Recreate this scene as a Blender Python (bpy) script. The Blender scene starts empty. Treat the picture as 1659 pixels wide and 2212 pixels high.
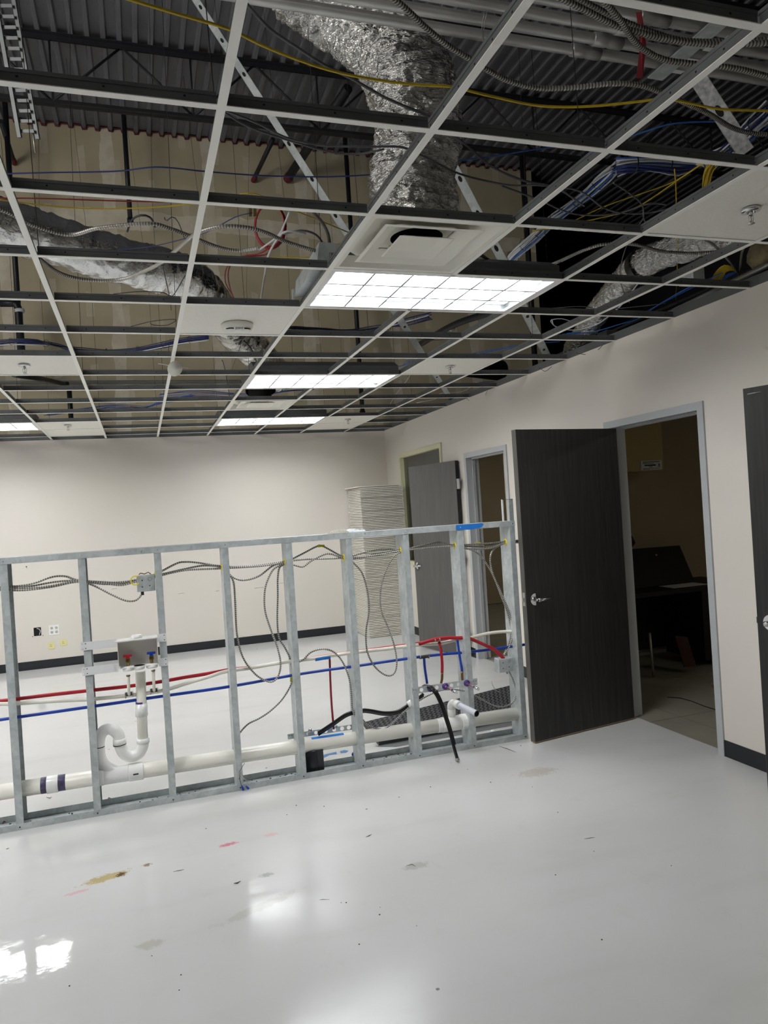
import bpy, math, random
from mathutils import Vector, Matrix, noise
random.seed(7)
R = random.random
def rr(a, b): return a + (b - a) * random.random()
SC = bpy.context.scene
COL = SC.collection

# ------------------------------------------------------------------ camera
CR = Vector((0.9465590, -0.3161840, -0.0636691))
CU = Vector((0.0611798, -0.0178041, 0.9979680))
CF = Vector((0.3166750, 0.9485308, -0.0024914))
CP = Vector((-0.27392, -1.97421, 1.62889))
FPX = 1578.44
cd = bpy.data.cameras.new('camera')
cd.sensor_fit = 'VERTICAL'; cd.sensor_height = 36.0; cd.sensor_width = 27.0
cd.lens = FPX / 2212 * 36.0
cd.clip_start = 0.05; cd.clip_end = 100
cam = bpy.data.objects.new('camera', cd); COL.objects.link(cam)
M3 = Matrix((CR, CU, -CF)).transposed()
cam.matrix_world = Matrix.Translation(CP) @ M3.to_4x4()
SC.camera = cam

# ------------------------------------------------------------------ world, exposure
wd = bpy.data.worlds.new('world'); SC.world = wd; wd.use_nodes = True
wd.node_tree.nodes['Background'].inputs[0].default_value = (0.35, 0.38, 0.45, 1)
wd.node_tree.nodes['Background'].inputs[1].default_value = 0.0
SC.view_settings.view_transform = 'Standard'; SC.view_settings.look = 'None'
SC.view_settings.gamma = 1; SC.view_settings.use_curve_mapping = False
SC.view_settings.exposure = 0.12
LAMP = 19.0           # radiance of a troffer's lit cells
# unseen fill light added at left to brighten the space above the grid
al = bpy.data.lights.new('plenum_fill', 'AREA'); al.shape = 'RECTANGLE'; al.size = 5.0; al.size_y = 2.6; al.energy = 190; al.spread = math.radians(125); al.color = (1, .97, .92)
alo = bpy.data.objects.new('plenum_fill', al); COL.objects.link(alo); alo.location = (-6.8, 0.5, 4.5); alo.rotation_euler = (Vector((1.0, 6.0, 4.9)) - Vector((-6.8, .5, 4.5))).to_track_quat('-Z', 'Y').to_euler()

# ------------------------------------------------------------------ geometry of the room (metres)
S = 0.6096            # 2 ft ceiling module
WX = 3.017            # right wall face
WY = 7.636            # back wall face
CZ = 2.733            # ceiling grid
DZ = 6.60             # roof deck
LX, NY = -7.3, -6.1   # left and near limits of the room

def ray(px, py): return CF + CR * ((px - 829.5) / FPX) + CU * ((1106 - py) / FPX)
def U(px, py, ax, v):
    d = ray(px, py); return CP + d * ((v - CP[ax]) / d[ax])
def UX(px, py, v): return U(px, py, 0, v)
def UY(px, py, v): return U(px, py, 1, v)
def UZ(px, py, v): return U(px, py, 2, v)

# ------------------------------------------------------------------ materials
def lin(c): return tuple((x / 12.92 if x <= 0.04045 else ((x + 0.055) / 1.055) ** 2.4) for x in c)
def hexc(h): return lin(tuple(int(h[i:i + 2], 16) / 255 for i in (0, 2, 4)))
MATS = {}
def mat(name, h, rough=0.5, metal=0.0, var=0.0, vs=8.0, bump=0.0, bs=60.0, spec=0.5, stretch=None, coat=0.0):
    if name in MATS: return MATS[name]
    m = bpy.data.materials.new(name); m.use_nodes = True; MATS[name] = m
    nt = m.node_tree; b = nt.nodes['Principled BSDF']
    c = hexc(h) if isinstance(h, str) else h
    b.inputs['Base Color'].default_value = (*c, 1)
    b.inputs['Roughness'].default_value = rough; b.inputs['Metallic'].default_value = metal
    b.inputs['Specular IOR Level'].default_value = spec
    b.inputs['Coat Weight'].default_value = coat
    if var or bump:
        tc = nt.nodes.new('ShaderNodeTexCoord'); mp = nt.nodes.new('ShaderNodeMapping')
        nt.links.new(tc.outputs['Object'], mp.inputs[0])
        if stretch: mp.inputs['Scale'].default_value = stretch
    if var:
        n = nt.nodes.new('ShaderNodeTexNoise'); n.inputs['Scale'].default_value = vs; n.inputs['Detail'].default_value = 5
        nt.links.new(mp.outputs[0], n.inputs['Vector'])
        r = nt.nodes.new('ShaderNodeValToRGB')
        r.color_ramp.elements[0].position = 0.3; r.color_ramp.elements[1].position = 0.7
        r.color_ramp.elements[0].color = (*[x * (1 - var) for x in c], 1)
        r.color_ramp.elements[1].color = (*[min(1, x * (1 + var)) for x in c], 1)
        nt.links.new(n.outputs[0], r.inputs[0]); nt.links.new(r.outputs[0], b.inputs['Base Color'])
    if bump:
        n2 = nt.nodes.new('ShaderNodeTexNoise'); n2.inputs['Scale'].default_value = bs; n2.inputs['Detail'].default_value = 4
        nt.links.new(mp.outputs[0], n2.inputs['Vector'])
        bp = nt.nodes.new('ShaderNodeBump'); bp.inputs['Strength'].default_value = bump; bp.inputs['Distance'].default_value = 0.01
        nt.links.new(n2.outputs[0], bp.inputs['Height']); nt.links.new(bp.outputs[0], b.inputs['Normal'])
    return m

class NG:
    """small helper to write node graphs"""
    def __init__(s, m): s.nt = m.node_tree; s.m = m; s.b = s.nt.nodes['Principled BSDF']; s._tc = None
    def n(s, t, **k):
        x = s.nt.nodes.new(t)
        for a, v in k.items():
            if a in x.inputs: x.inputs[a].default_value = v
            else: setattr(x, a, v)
        return x
    def l(s, a, b): s.nt.links.new(a, b)
    def geo(s):
        if not s._tc: s._tc = s.nt.nodes.new('ShaderNodeNewGeometry')
        return s._tc.outputs['Position']
    def math(s, op, a, b=None, c=None, clamp=False):
        x = s.nt.nodes.new('ShaderNodeMath'); x.operation = op; x.use_clamp = clamp
        for i, v in enumerate((a, b, c)):
            if v is None: continue
            if hasattr(v, 'links'): s.l(v, x.inputs[i])
            else: x.inputs[i].default_value = v
        return x.outputs[0]
    def xyz(s, v):
        x = s.nt.nodes.new('ShaderNodeSeparateXYZ'); s.l(v, x.inputs[0]); return x.outputs
    def noise(s, scale, detail=4, vec=None, rough=0.5, stretch=None):
        v = vec or s.geo()
        if stretch:
            mp = s.n('ShaderNodeMapping'); mp.inputs['Scale'].default_value = stretch; s.l(v, mp.inputs[0]); v = mp.outputs[0]
        x = s.n('ShaderNodeTexNoise', Scale=scale, Detail=detail, Roughness=rough); s.l(v, x.inputs['Vector']); return x.outputs[0]
    def step(s, v, lo, hi):
        x = s.n('ShaderNodeMapRange'); x.interpolation_type = 'SMOOTHSTEP'
        s.l(v, x.inputs[0]); x.inputs[1].default_value = lo; x.inputs[2].default_value = hi; return x.outputs[0]
    def mix(s, f, a, b):
        x = s.nt.nodes.new('ShaderNodeMix'); x.data_type = 'RGBA'
        if hasattr(f, 'links'): s.l(f, x.inputs[0])
        else: x.inputs[0].default_value = f
        for i, v in ((6, a), (7, b)):
            if hasattr(v, 'links'): s.l(v, x.inputs[i])
            else: x.inputs[i].default_value = (*v, 1)
        return x.outputs[2]

# painted wall: warm white with faint roller mottling
def wall_mat():
    m = mat('wall_paint', 'd9d0c4', 0.55, spec=0.3); g = NG(m)
    n = g.noise(0.9, 3); c = g.mix(g.step(n, .3, .7), hexc('e3dcd4'), hexc('e3ddd2'))
    n2 = g.noise(14, 4); c = g.mix(g.math('MULTIPLY', g.step(n2, .55, .8), .10), c, hexc('d8cfc3'))
    g.l(c, g.b.inputs['Base Color'])
    bp = g.n('ShaderNodeBump', Strength=0.08, Distance=0.004); g.l(g.noise(220, 2), bp.inputs['Height']); g.l(bp.outputs[0], g.b.inputs['Normal'])
    return m
WALL = wall_mat()

# poured white floor: glossy, slightly wavy, scuffed, with the stains the room has
def floor_mat():
    m = mat('floor_epoxy', 'd8d8d4', 0.16, spec=0.42); g = NG(m)
    p = g.geo(); x, y, z = g.xyz(p)
    c = g.mix(g.step(g.noise(0.55, 4), .3, .7), hexc('cfcfce'), hexc('d8d7d5'))
    c = g.mix(g.math('MULTIPLY', g.step(g.noise(1.6, 5, stretch=(.6, 2.2, 1)), .5, .75), .35), c, hexc('c3c2bd'))
    c = g.mix(g.math('MULTIPLY', g.step(g.noise(5, 6, rough=.7), .56, .8), .22), c, hexc('b9b5aa'))
    # fine specks of dirt
    vo = g.n('ShaderNodeTexVoronoi', Scale=3.3); g.l(p, vo.inputs['Vector'])
    sp = g.math('MULTIPLY', g.math('LESS_THAN', vo.outputs['Distance'], .028), g.math('GREATER_THAN', g.noise(2.1, 2), .52))
    c = g.mix(g.math('MULTIPLY', sp, .75), c, hexc('45423e'))
    def blot(c, cx, cy, rx, ry, col, amt, sc=14, rot=0.0, thr=.5, soft=.35):
        dx = g.math('SUBTRACT', x, cx); dy = g.math('SUBTRACT', y, cy)
        ca, sa = math.cos(rot), math.sin(rot)
        a = g.math('ADD', g.math('MULTIPLY', dx, ca), g.math('MULTIPLY', dy, sa))
        b = g.math('SUBTRACT', g.math('MULTIPLY', dy, ca), g.math('MULTIPLY', dx, sa))
        a = g.math('DIVIDE', a, rx); b = g.math('DIVIDE', b, ry)
        d = g.math('SQRT', g.math('ADD', g.math('MULTIPLY', a, a), g.math('MULTIPLY', b, b)))
        v = g.math('SUBTRACT', g.math('ADD', g.math('SUBTRACT', 1.0, d), g.math('MULTIPLY', g.math('SUBTRACT', g.noise(sc * 1.6, 6, rough=.75), .5), 3.0)), (thr - .5) * 2 - .25)
        return g.mix(g.math('MULTIPLY', g.math('MULTIPLY', g.step(v, .0, soft + .25), g.math('LESS_THAN', d, 2.2)), amt), c, hexc(col))
    def fl(px, py): q = UZ(px, py, 0); return q.x, q.y
    c = blot(c, *fl(228, 1896), .10, .035, 'b8a467', .85, 22, rot=.25)
    c = blot(c, *fl(262, 1889), .034, .03, '5c3d1c', .95, 60, rot=.6, thr=.72, soft=.12)
    c = blot(c, *fl(318, 1868), .036, .028, '7d5f30', .9, 60, thr=.8, soft=.12)
    c = blot(c, *fl(493, 1824), .05, .016, 'd8788c', .9, 40, rot=.1)
    c = blot(c, *fl(585, 1803), .035, .02, 'e0b4b8', .7, 30)
    c = blot(c, *fl(165, 1928), .05, .014, 'd9a8b0', .7, 30, rot=.2)
    c = blot(c, *fl(20, 1720), .35, .09, 'e6c8cc', .6, 6)
    c = blot(c, *fl(560, 1960), .20, .03, 'bdbdb4', .6, 10, rot=.35)
    c = blot(c, *fl(1160, 1668), .13, .06, 'b0a08a', .45, 18)
    c = blot(c, *fl(900, 1870), .06, .03, 'a6a399', .5, 30)
    c = blot(c, *fl(575, 1890), .03, .02, '9a9c8e', .6, 30)
    c = blot(c, *fl(325, 2040), .05, .03, 'b3afa2', .6, 24)
    g.l(c, g.b.inputs['Base Color'])
    # the polish is worn off towards the middle and right, still mirror-like at left
    wx = g.step(g.math('ADD', x, g.math('MULTIPLY', g.math('SUBTRACT', g.noise(3, 4), .5), .25)), -.62, .75); wx = g.math('POWER', wx, 1.6)
    wy = g.math('SUBTRACT', 1.0, g.math('MULTIPLY', g.step(y, 1.5, 2.6), .55))
    shiny = g.math('MULTIPLY', g.step(g.noise(9, 5, rough=.7), .52, .70), .10)
    dx = g.math('DIVIDE', g.math('SUBTRACT', x, fl(665, 1935)[0]), .34); dy = g.math('DIVIDE', g.math('SUBTRACT', y, fl(665, 1935)[1]), .20)
    near = g.math('SUBTRACT', 1.0, g.step(g.math('ADD', g.math('MULTIPLY', dx, dx), g.math('MULTIPLY', dy, dy)), .2, 1.2))
    ro = g.math('SUBTRACT', g.math('MULTIPLY', g.math('MULTIPLY', wx, wy), .205), g.math('MULTIPLY', shiny, near))
    rn = g.math('ADD', g.math('ADD', .05, g.math('MULTIPLY', g.step(g.noise(2.2, 4), .55, .85), .01)), ro)
    g.l(rn, g.b.inputs['Roughness'])
    h = g.math('ADD', g.math('MULTIPLY', g.noise(3.5, 3), .45), g.math('MULTIPLY', g.noise(26, 3), .12))
    bp = g.n('ShaderNodeBump', Strength=0.35, Distance=0.006); g.l(h, bp.inputs['Height']); g.l(bp.outputs[0], g.b.inputs['Normal'])
    return m
FLOOR = floor_mat()

# raw drywall above the ceiling with taped joints and filled screw heads
def drywall_mat():
    m = mat('raw_drywall', 'bdb29a', 0.9, spec=0.1); g = NG(m)
    p = g.geo(); x, y, z = g.xyz(p)
    c = g.mix(g.step(g.noise(2, 3), .3, .7), hexc('aca28a'), hexc('b6ac93'))
    wob = g.math('MULTIPLY', g.math('SUBTRACT', g.noise(2.2, 3), .5), .22)
    xs = g.math('ADD', x, g.math('MULTIPLY', g.math('SUBTRACT', g.noise(1.2, 3), .5), .10))
    f = g.math('ABSOLUTE', g.math('SUBTRACT', g.math('MODULO', g.math('ADD', xs, 12.19 + .395 + .61), 1.2192), .6096))
    seam = g.math('LESS_THAN', f, g.math('ADD', .07, g.math('MULTIPLY', wob, .6)))
    hz = g.math('ABSOLUTE', g.math('SUBTRACT', z, 5.46)); seam2 = g.math('LESS_THAN', hz, g.math('ADD', .11, wob))
    f2 = g.math('ABSOLUTE', g.math('SUBTRACT', g.math('MODULO', g.math('ADD', x, 12.19 + .395 + .61 + .3), .4064), .2032))
    fz = g.math('ABSOLUTE', g.math('SUBTRACT', g.math('MODULO', g.math('ADD', z, g.math('MULTIPLY', g.math('FLOOR', g.math('DIVIDE', x, .41)), .17)), .9), .45))
    spot = g.math('MULTIPLY', g.math('LESS_THAN', f2, g.math('ADD', .045, g.math('MULTIPLY', wob, .3))), g.math('LESS_THAN', fz, g.math('ADD', .16, wob)))
    mk = g.math('MAXIMUM', g.math('MAXIMUM', seam, seam2), g.math('MULTIPLY', spot, .55))
    mk = g.math('MULTIPLY', mk, g.math('ADD', .55, g.math('MULTIPLY', g.step(g.noise(7, 3), .35, .65), .45)))
    c = g.mix(g.math('MULTIPLY', mk, .8), c, hexc('d6cfbf'))
    g.l(c, g.b.inputs['Base Color']); return m
DRY = drywall_mat()

def foil_mat(name, sc, st, stretch=(1, 1, 1)):
    m = mat(name, 'b9b9b9', 0.14, metal=1.0); g = NG(m)
    tc = g.n('ShaderNodeTexCoord'); mp_ = g.n('ShaderNodeMapping'); mp_.inputs['Scale'].default_value = stretch; g.l(tc.outputs['Object'], mp_.inputs[0]); o = mp_.outputs[0]
    n1 = g.noise(sc, 6, vec=o, rough=.6)
    r1 = g.math('ABSOLUTE', g.math('SUBTRACT', n1, .5))
    n2 = g.noise(sc * 3.1, 5, vec=o); r2 = g.math('ABSOLUTE', g.math('SUBTRACT', n2, .5))
    h = g.math('ADD', r1, g.math('MULTIPLY', r2, .45))
    bp = g.n('ShaderNodeBump', Strength=st, Distance=0.045); g.l(h, bp.inputs['Height']); g.l(bp.outputs[0], g.b.inputs['Normal'])
    g.b.inputs['Base Color'].default_value = (*hexc('dadad8'), 1)
    return m
FOIL = foil_mat('duct_foil', 13, 1.0, (.5, .5, 1.8))
FOIL2 = foil_mat('duct_foil_smooth', 5, .55)

def galv_mat():
    m = mat('galvanized_steel', 'b3b9ba', 0.45, metal=0.25); g = NG(m)
    tc = g.n('ShaderNodeTexCoord'); o = tc.outputs['Object']
    v = g.n('ShaderNodeTexVoronoi', Scale=38.0); g.l(o, v.inputs['Vector'])
    bw = g.xyz(v.outputs['Color'])[0]
    n = g.step(g.noise(5, 4, vec=o), .3, .7)
    f = g.math('ADD', g.math('MULTIPLY', bw, .35), g.math('MULTIPLY', n, .5))
    g.l(g.mix(f, hexc('a9b1b2'), hexc('d9dfdf')), g.b.inputs['Base Color'])
    return m
GALV = galv_mat()
GALV_D = mat('galvanized_web', '6c7071', 0.42, metal=0.35, var=.15, vs=5)
STEEL = mat('conduit_steel', 'b0b0ad', 0.34, metal=0.55, var=.12, vs=6)
BXM = mat('armoured_cable_metal', 'c2bfb8', 0.35, metal=0.45)
BXG = mat('armour_groove_shade', '55524c', .5, metal=.4)  # dark tone paints the shadow in the cable grooves
SPECK = mat('speckled_galvanized', 'b8babb', 0.45, metal=.55, var=.35, vs=60)
TWHITE = mat('grid_white', 'f6f5ee', 0.4, spec=.4)
TILE = mat('tile_mineral', 'f0ede4', 0.9, var=.03, vs=90, bump=.25, bs=260, spec=.1)
TILE_E = mat('tile_edge_shade', 'b3ab98', 0.9, var=.08, vs=30, spec=.1)  # darker tone puts the shading between stacked tiles into the colour
BLACKM = mat('black_steel_pipe', '191b20', 0.45, spec=.4)
JOIST = mat('joist_primer', '1b1d23', 0.6)
DECK = mat('deck_metal', '707178', 0.55, metal=.2, var=.12, vs=3)
REDC = mat('red_caulk', '5e1a20', 0.7)
PVC = mat('pvc_white', 'f3f0e5', 0.25, var=.03, vs=4, coat=.2)
PVC_N = mat('pvc_fitting_white', 'f4f4f1', 0.22, coat=.3)
PRIMER = mat('purple_primer', '4a4262', 0.4, var=.4, vs=60)
PEXW = mat('pex_white', 'f2eee0', 0.35); PEXB = mat('pex_blue', '1440a8', 0.35); PEXR = mat('pex_red', 'b4182a', 0.4)
COPPER = mat('copper', '8a6a45', 0.35, metal=.9); BRASS = mat('brass', '8c7a4c', 0.35, metal=.9)
BLACKR = mat('black_rubber', '0f0f12', 0.3); TAPE = mat('painter_tape', '1f78d2', 0.6)
TAPE_F = mat('painter_tape_faded', '5b86b8', .7)
YEL = mat('yellow_plastic', 'f2dc12', 0.5); YELC = mat('yellow_jacket', 'c9ab1c', 0.45)
DKCAB = mat('dark_grey_jacket', '33343a', .5); GRCAB = mat('grey_jacket', '5a5c60', .5)
BLCAB = mat('blue_jacket', '2a5fb0', .5); NVCAB = mat('navy_jacket', '1c2a66', .5); WHCAB = mat('white_jacket', 'c6c8cc', .5)
RDCAB = mat('red_jacket', '8c1722', .5)
WOOD = mat('dark_laminate', '2b2a2a', .45, var=.35, vs=5, stretch=(14, 14, .6), spec=.4)
WOOD2 = mat('grey_laminate', '5d5b59', .5, var=.15, vs=5, stretch=(14, 14, .6), spec=.4)
WEDGE = mat('door_edge_laminate', '5b5954', .5, var=.12, vs=8, stretch=(6, 6, .6))
FRG = mat('frame_grey', 'b9bcbe', .4); FRC = mat('frame_cream', 'd6d2b0', .45); CHROME = mat('chrome', 'd4d4d6', .12, metal=1.0)
BASEB = mat('cove_base_black', '22242a', .5); LITW = mat('fixture_white', 'ececec', .35)
RUB = mat('rubber_mat', '3c3c40', .6, var=.2, vs=3); HOLE = mat('opening_black', '050506', .8)
PAPER = mat('paper_white', 'e8e8e6', .7); NOTE = mat('note_yellow', 'e9e2a0', .7); INK = mat('ink', '2c2c30', .7); INKG = mat('ink_grey', '77776c', .7)
CONC = mat('concrete_floor', '8f8b7e', .45, var=.12, vs=3, bump=.1, bs=20)
KHAKI = mat('office_wall_khaki', 'a89c84', .7, var=.03, vs=2); DARKF = mat('dark_furniture', '0d0d0f', .5)
PURP = mat('purple_ring', '4c2a7c', .5); INSUL = mat('insulation', 'b0a27c', .9, var=.2, vs=30)
ORNG = mat('dull_orange', '3d1f10', .8, var=.3, vs=12)
DIFW = mat('diffuser_white', 'efece0', .35); GLOBE = mat('detector_white', 'e6e4da', .4)

def lamp_mat():
    m = bpy.data.materials.new('lit_lamp'); m.use_nodes = True; nt = m.node_tree
    b = nt.nodes['Principled BSDF']; b.inputs['Base Color'].default_value = (.9, .9, .9, 1)
    b.inputs['Emission Color'].default_value = (0.965, 0.985, 1.0, 1); b.inputs['Emission Strength'].default_value = LAMP
    return m
LIT = lamp_mat()
def glass_mat():
    m = bpy.data.materials.new('pane_glass'); m.use_nodes = True; nt = m.node_tree
    for n in list(nt.nodes): nt.nodes.remove(n)
    o = nt.nodes.new('ShaderNodeOutputMaterial'); t = nt.nodes.new('ShaderNodeBsdfTransparent'); gl = nt.nodes.new('ShaderNodeBsdfGlossy')
    t.inputs[0].default_value = (.62, .66, .62, 1); gl.inputs['Roughness'].default_value = .02; gl.inputs[0].default_value = (.95, .95, .95, 1)
    f = nt.nodes.new('ShaderNodeFresnel'); f.inputs[0].default_value = 1.55; mx = nt.nodes.new('ShaderNodeMixShader')
    mm = nt.nodes.new('ShaderNodeMath'); mm.operation = 'MULTIPLY'; mm.inputs[1].default_value = 1.8; mm.use_clamp = True
    nt.links.new(f.outputs[0], mm.inputs[0]); nt.links.new(mm.outputs[0], mx.inputs[0])
    nt.links.new(t.outputs[0], mx.inputs[1]); nt.links.new(gl.outputs[0], mx.inputs[2]); nt.links.new(mx.outputs[0], o.inputs[0])
    return m
GLASS = glass_mat()

# ------------------------------------------------------------------ mesh helpers
WORG = {}
def worg(o): return WORG.get(o.name, Vector((0, 0, 0)))
def tag(o, label=None, cat=None, group=None, kind=None):
    if label: o['label'] = label
    if cat: o['category'] = cat
    if group: o['group'] = group
    if kind: o['kind'] = kind
    return o
def empty(name, loc, label=None, cat=None, group=None, kind=None):
    o = bpy.data.objects.new(name, None); COL.objects.link(o); o.location = loc; o.empty_display_size = .1
    WORG[o.name] = Vector(loc); return tag(o, label, cat, group, kind)

class MB:
    def __init__(s): s.v = []; s.f = []; s.mi = []; s.mats = []; s.cur = 0; s.sm = []
    def use(s, m):
        if m not in s.mats: s.mats.append(m)
        s.cur = s.mats.index(m); return s
    def add(s, vs, fs, smooth=False):
        o = len(s.v); s.v += [Vector(p) for p in vs]
        for f in fs: s.f.append([i + o for i in f]); s.mi.append(s.cur); s.sm.append(smooth)
        return s
    def box(s, x0, x1, y0, y1, z0, z1, M=None, bev=0.0):
        if bev:
            b = bev; ps = []
            for (z, k) in ((z0, b), (z0 + b, 0), (z1 - b, 0), (z1, b)):
                ps += [(x0 + k, y0 + b, z), (x0 + b, y0 + k, z), (x1 - b, y0 + k, z), (x1 - k, y0 + b, z),
                       (x1 - k, y1 - b, z), (x1 - b, y1 - k, z), (x0 + b, y1 - k, z), (x0 + k, y1 - b, z)]
            fs = [[7, 6, 5, 4, 3, 2, 1, 0], list(range(24, 32))]
            for r_ in range(3):
                for i in range(8):
                    a = r_ * 8 + i; c = r_ * 8 + (i + 1) % 8; fs.append([a, c, c + 8, a + 8])
        else:
            ps = [(x0, y0, z0), (x1, y0, z0), (x1, y1, z0), (x0, y1, z0), (x0, y0, z1), (x1, y0, z1), (x1, y1, z1), (x0, y1, z1)]
            fs = [[3, 2, 1, 0], [4, 5, 6, 7], [0, 1, 5, 4], [1, 2, 6, 5], [2, 3, 7, 6], [3, 0, 4, 7]]
        if M: ps = [M @ Vector(p) for p in ps]
        return s.add(ps, fs)
    def tube(s, pts, r, seg=8, cap=True, smooth=True, rfun=None):
        pts = [Vector(p) for p in pts]; n = len(pts); rings = []
        t0 = (pts[1] - pts[0]).normalized(); up = Vector((0, 0, 1)) if abs(t0.z) < .9 else Vector((1, 0, 0))
        nrm = t0.cross(up).normalized()
        for i in range(n):
            t = (pts[min(i + 1, n - 1)] - pts[max(i - 1, 0)])
            t = t.normalized() if t.length > 1e-9 else t0
            nrm = (nrm - t * nrm.dot(t));
            nrm = nrm.normalized() if nrm.length > 1e-6 else t.orthogonal().normalized()
            bn = t.cross(nrm); rad = rfun(i, n) if rfun else (r[i] if isinstance(r, (list, tuple)) else r)
            if callable(rad):
                rings.append([pts[i] + (nrm * math.cos(2 * math.pi * k / seg) + bn * math.sin(2 * math.pi * k / seg)) * rad(2 * math.pi * k / seg) for k in range(seg)])
            else:
                rings.append([pts[i] + (nrm * math.cos(2 * math.pi * k / seg) + bn * math.sin(2 * math.pi * k / seg)) * rad for k in range(seg)])
        vs = [p for rg in rings for p in rg]; fs = []
        for i in range(n - 1):
            for k in range(seg):
                a = i * seg + k; b = i * seg + (k + 1) % seg; fs.append([a, b, b + seg, a + seg])
        s.add(vs, fs, smooth)
        if cap:
            o = len(s.v) - len(vs)
            s.f.append([o + k for k in range(seg)][::-1]); s.f.append([o + (n - 1) * seg + k for k in range(seg)])
            s.mi += [s.cur] * 2; s.sm += [False] * 2
        return s
    def cyl(s, a, b, r, seg=16, r2=None):
        return s.tube([a, b], [r, r if r2 is None else r2], seg)
    def lathe(s, prof, c, axis=(0, 0, 1), seg=24, smooth=True):
        """prof: list of (radius, height)"""
        ax = Vector(axis).normalized(); u = ax.orthogonal().normalized(); w = ax.cross(u); c = Vector(c); vs = []
        for r, h in prof:
            for k in range(seg):
                t = 2 * math.pi * k / seg; vs.append(c + ax * h + (u * math.cos(t) + w * math.sin(t)) * max(r, 1e-5))
        fs = []
        for i in range(len(prof) - 1):
            for k in range(seg):
                a = i * seg + k; b = i * seg + (k + 1) % seg; fs.append([a, b, b + seg, a + seg])
        return s.add(vs, fs, smooth)
    def poly(s, pts, th=0.0, nrm=None):
        """flat polygon with thickness"""
        pts = [Vector(p) for p in pts]; n = len(pts)
        if nrm is None: nrm = (pts[1] - pts[0]).cross(pts[2] - pts[0]).normalized()
        q = [p + nrm * th for p in pts]
        fs = [list(range(n))[::-1], list(range(n, 2 * n))] + [[i, (i + 1) % n, n + (i + 1) % n, n + i] for i in range(n)]
        return s.add(pts + q, fs)
    def plate_hole(s, x0, x1, y0, y1, z, cx, cy, r, seg=32):
        """square plate (down facing) with a round hole"""
        o = []; i_ = []
        for k in range(seg):
            t = 2 * math.pi * (k + .5) / seg; c_, s_ = math.cos(t), math.sin(t)
            i_.append((cx + r * c_, cy + r * s_, z))
            m = min(((x1 - cx) / c_ if c_ > 0 else (x0 - cx) / c_) if abs(c_) > 1e-9 else 9e9, ((y1 - cy) / s_ if s_ > 0 else (y0 - cy) / s_) if abs(s_) > 1e-9 else 9e9)
            o.append((cx + m * c_, cy + m * s_, z))
        return s.add(o + i_, [[k, (k + 1) % seg, seg + (k + 1) % seg, seg + k] for k in range(seg)])
    def build(s, name, m=None, parent=None, label=None, cat=None, group=None, kind=None, loc=None):
        me = bpy.data.meshes.new(name)
        og = worg(parent) if parent else (Vector(loc) if loc is not None else Vector((0, 0, 0)))
        me.from_pydata([tuple(p - og) for p in s.v], [], s.f)
        if m is not None and not s.mats: me.materials.append(m)
        for k in s.mats: me.materials.append(k)
        if s.mats:
            me.polygons.foreach_set('material_index', s.mi)
        me.polygons.foreach_set('use_smooth', s.sm); me.update()
        o = bpy.data.objects.new(name, me); COL.objects.link(o)
        if parent: o.parent = parent
        elif loc is not None: o.location = loc
        WORG[o.name] = og
        return tag(o, label, cat, group, kind)

def B(*a, **k): return MB().box(*a, **k)
def copy_tree(o, parent=None):
    c = o.copy(); COL.objects.link(c); c.parent = parent; WORG[c.name] = worg(o)
    for ch in list(o.children): copy_tree(ch, c)
    return c

def smooth_path(pts, step=.01):
    pts = [Vector(p) for p in pts]
    if len(pts) == 2: P = pts
    else:
        P = []; e = [pts[0] * 2 - pts[1]] + pts + [pts[-1] * 2 - pts[-2]]
        for i in range(1, len(e) - 2):
            a, b, c, d = e[i - 1:i + 3]; n = max(2, int((c - b).length / step))
            n = min(n, 60)
            for k in range(n):
                t = k / n
                P.append(.5 * ((2 * b) + (c - a) * t + (2 * a - 5 * b + 4 * c - d) * t * t + (3 * b - a - 3 * c + d) * t ** 3))
        P.append(pts[-1])
    out = [P[0]]; acc = 0
    L = 0; prev = P[0]
    nxt = step
    for q in P[1:]:
        seg = (q - prev).length
        while seg > 1e-9 and L + seg >= nxt:
            t = (nxt - L) / seg; out.append(prev.lerp(q, t)); nxt += step
        L += seg; prev = q
    if (out[-1] - P[-1]).length > step * .3: out.append(P[-1])
    if len(out) < 2: out = [P[0], P[-1]]
    return out

def cable(name, pts, r, m, label, cat='cable', group=None, parent=None, step=.03, seg=6):
    mb = MB().tube(smooth_path(pts, step), r, seg)
    if parent: return mb.build(name, m, parent)
    return mb.build(name, m, None, label, cat, group, loc=Vector(pts[0]))
def bxcable(pts, r, label, group=None, pitch=.012, parent=None, m=None, seg=8, name='armoured_cable'):
    P = smooth_path(pts, pitch / 3); rad = [r * (1.0, 1.0, .78)[i % 3] for i in range(len(P))]
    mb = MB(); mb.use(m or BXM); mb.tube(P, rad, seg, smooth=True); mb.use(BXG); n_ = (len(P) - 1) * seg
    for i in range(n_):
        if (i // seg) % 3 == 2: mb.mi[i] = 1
    if parent: return mb.build(name, None, parent)
    return mb.build(name, None, None, label, 'cable', group or None, loc=Vector(pts[0]))

# ================================================================== SETTING
B(LX, WX + .06, NY, WY + .12, -.15, 0).build('floor', FLOOR, kind='structure')
fb = empty('floor', (4, 2, 0), kind='structure')
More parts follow.
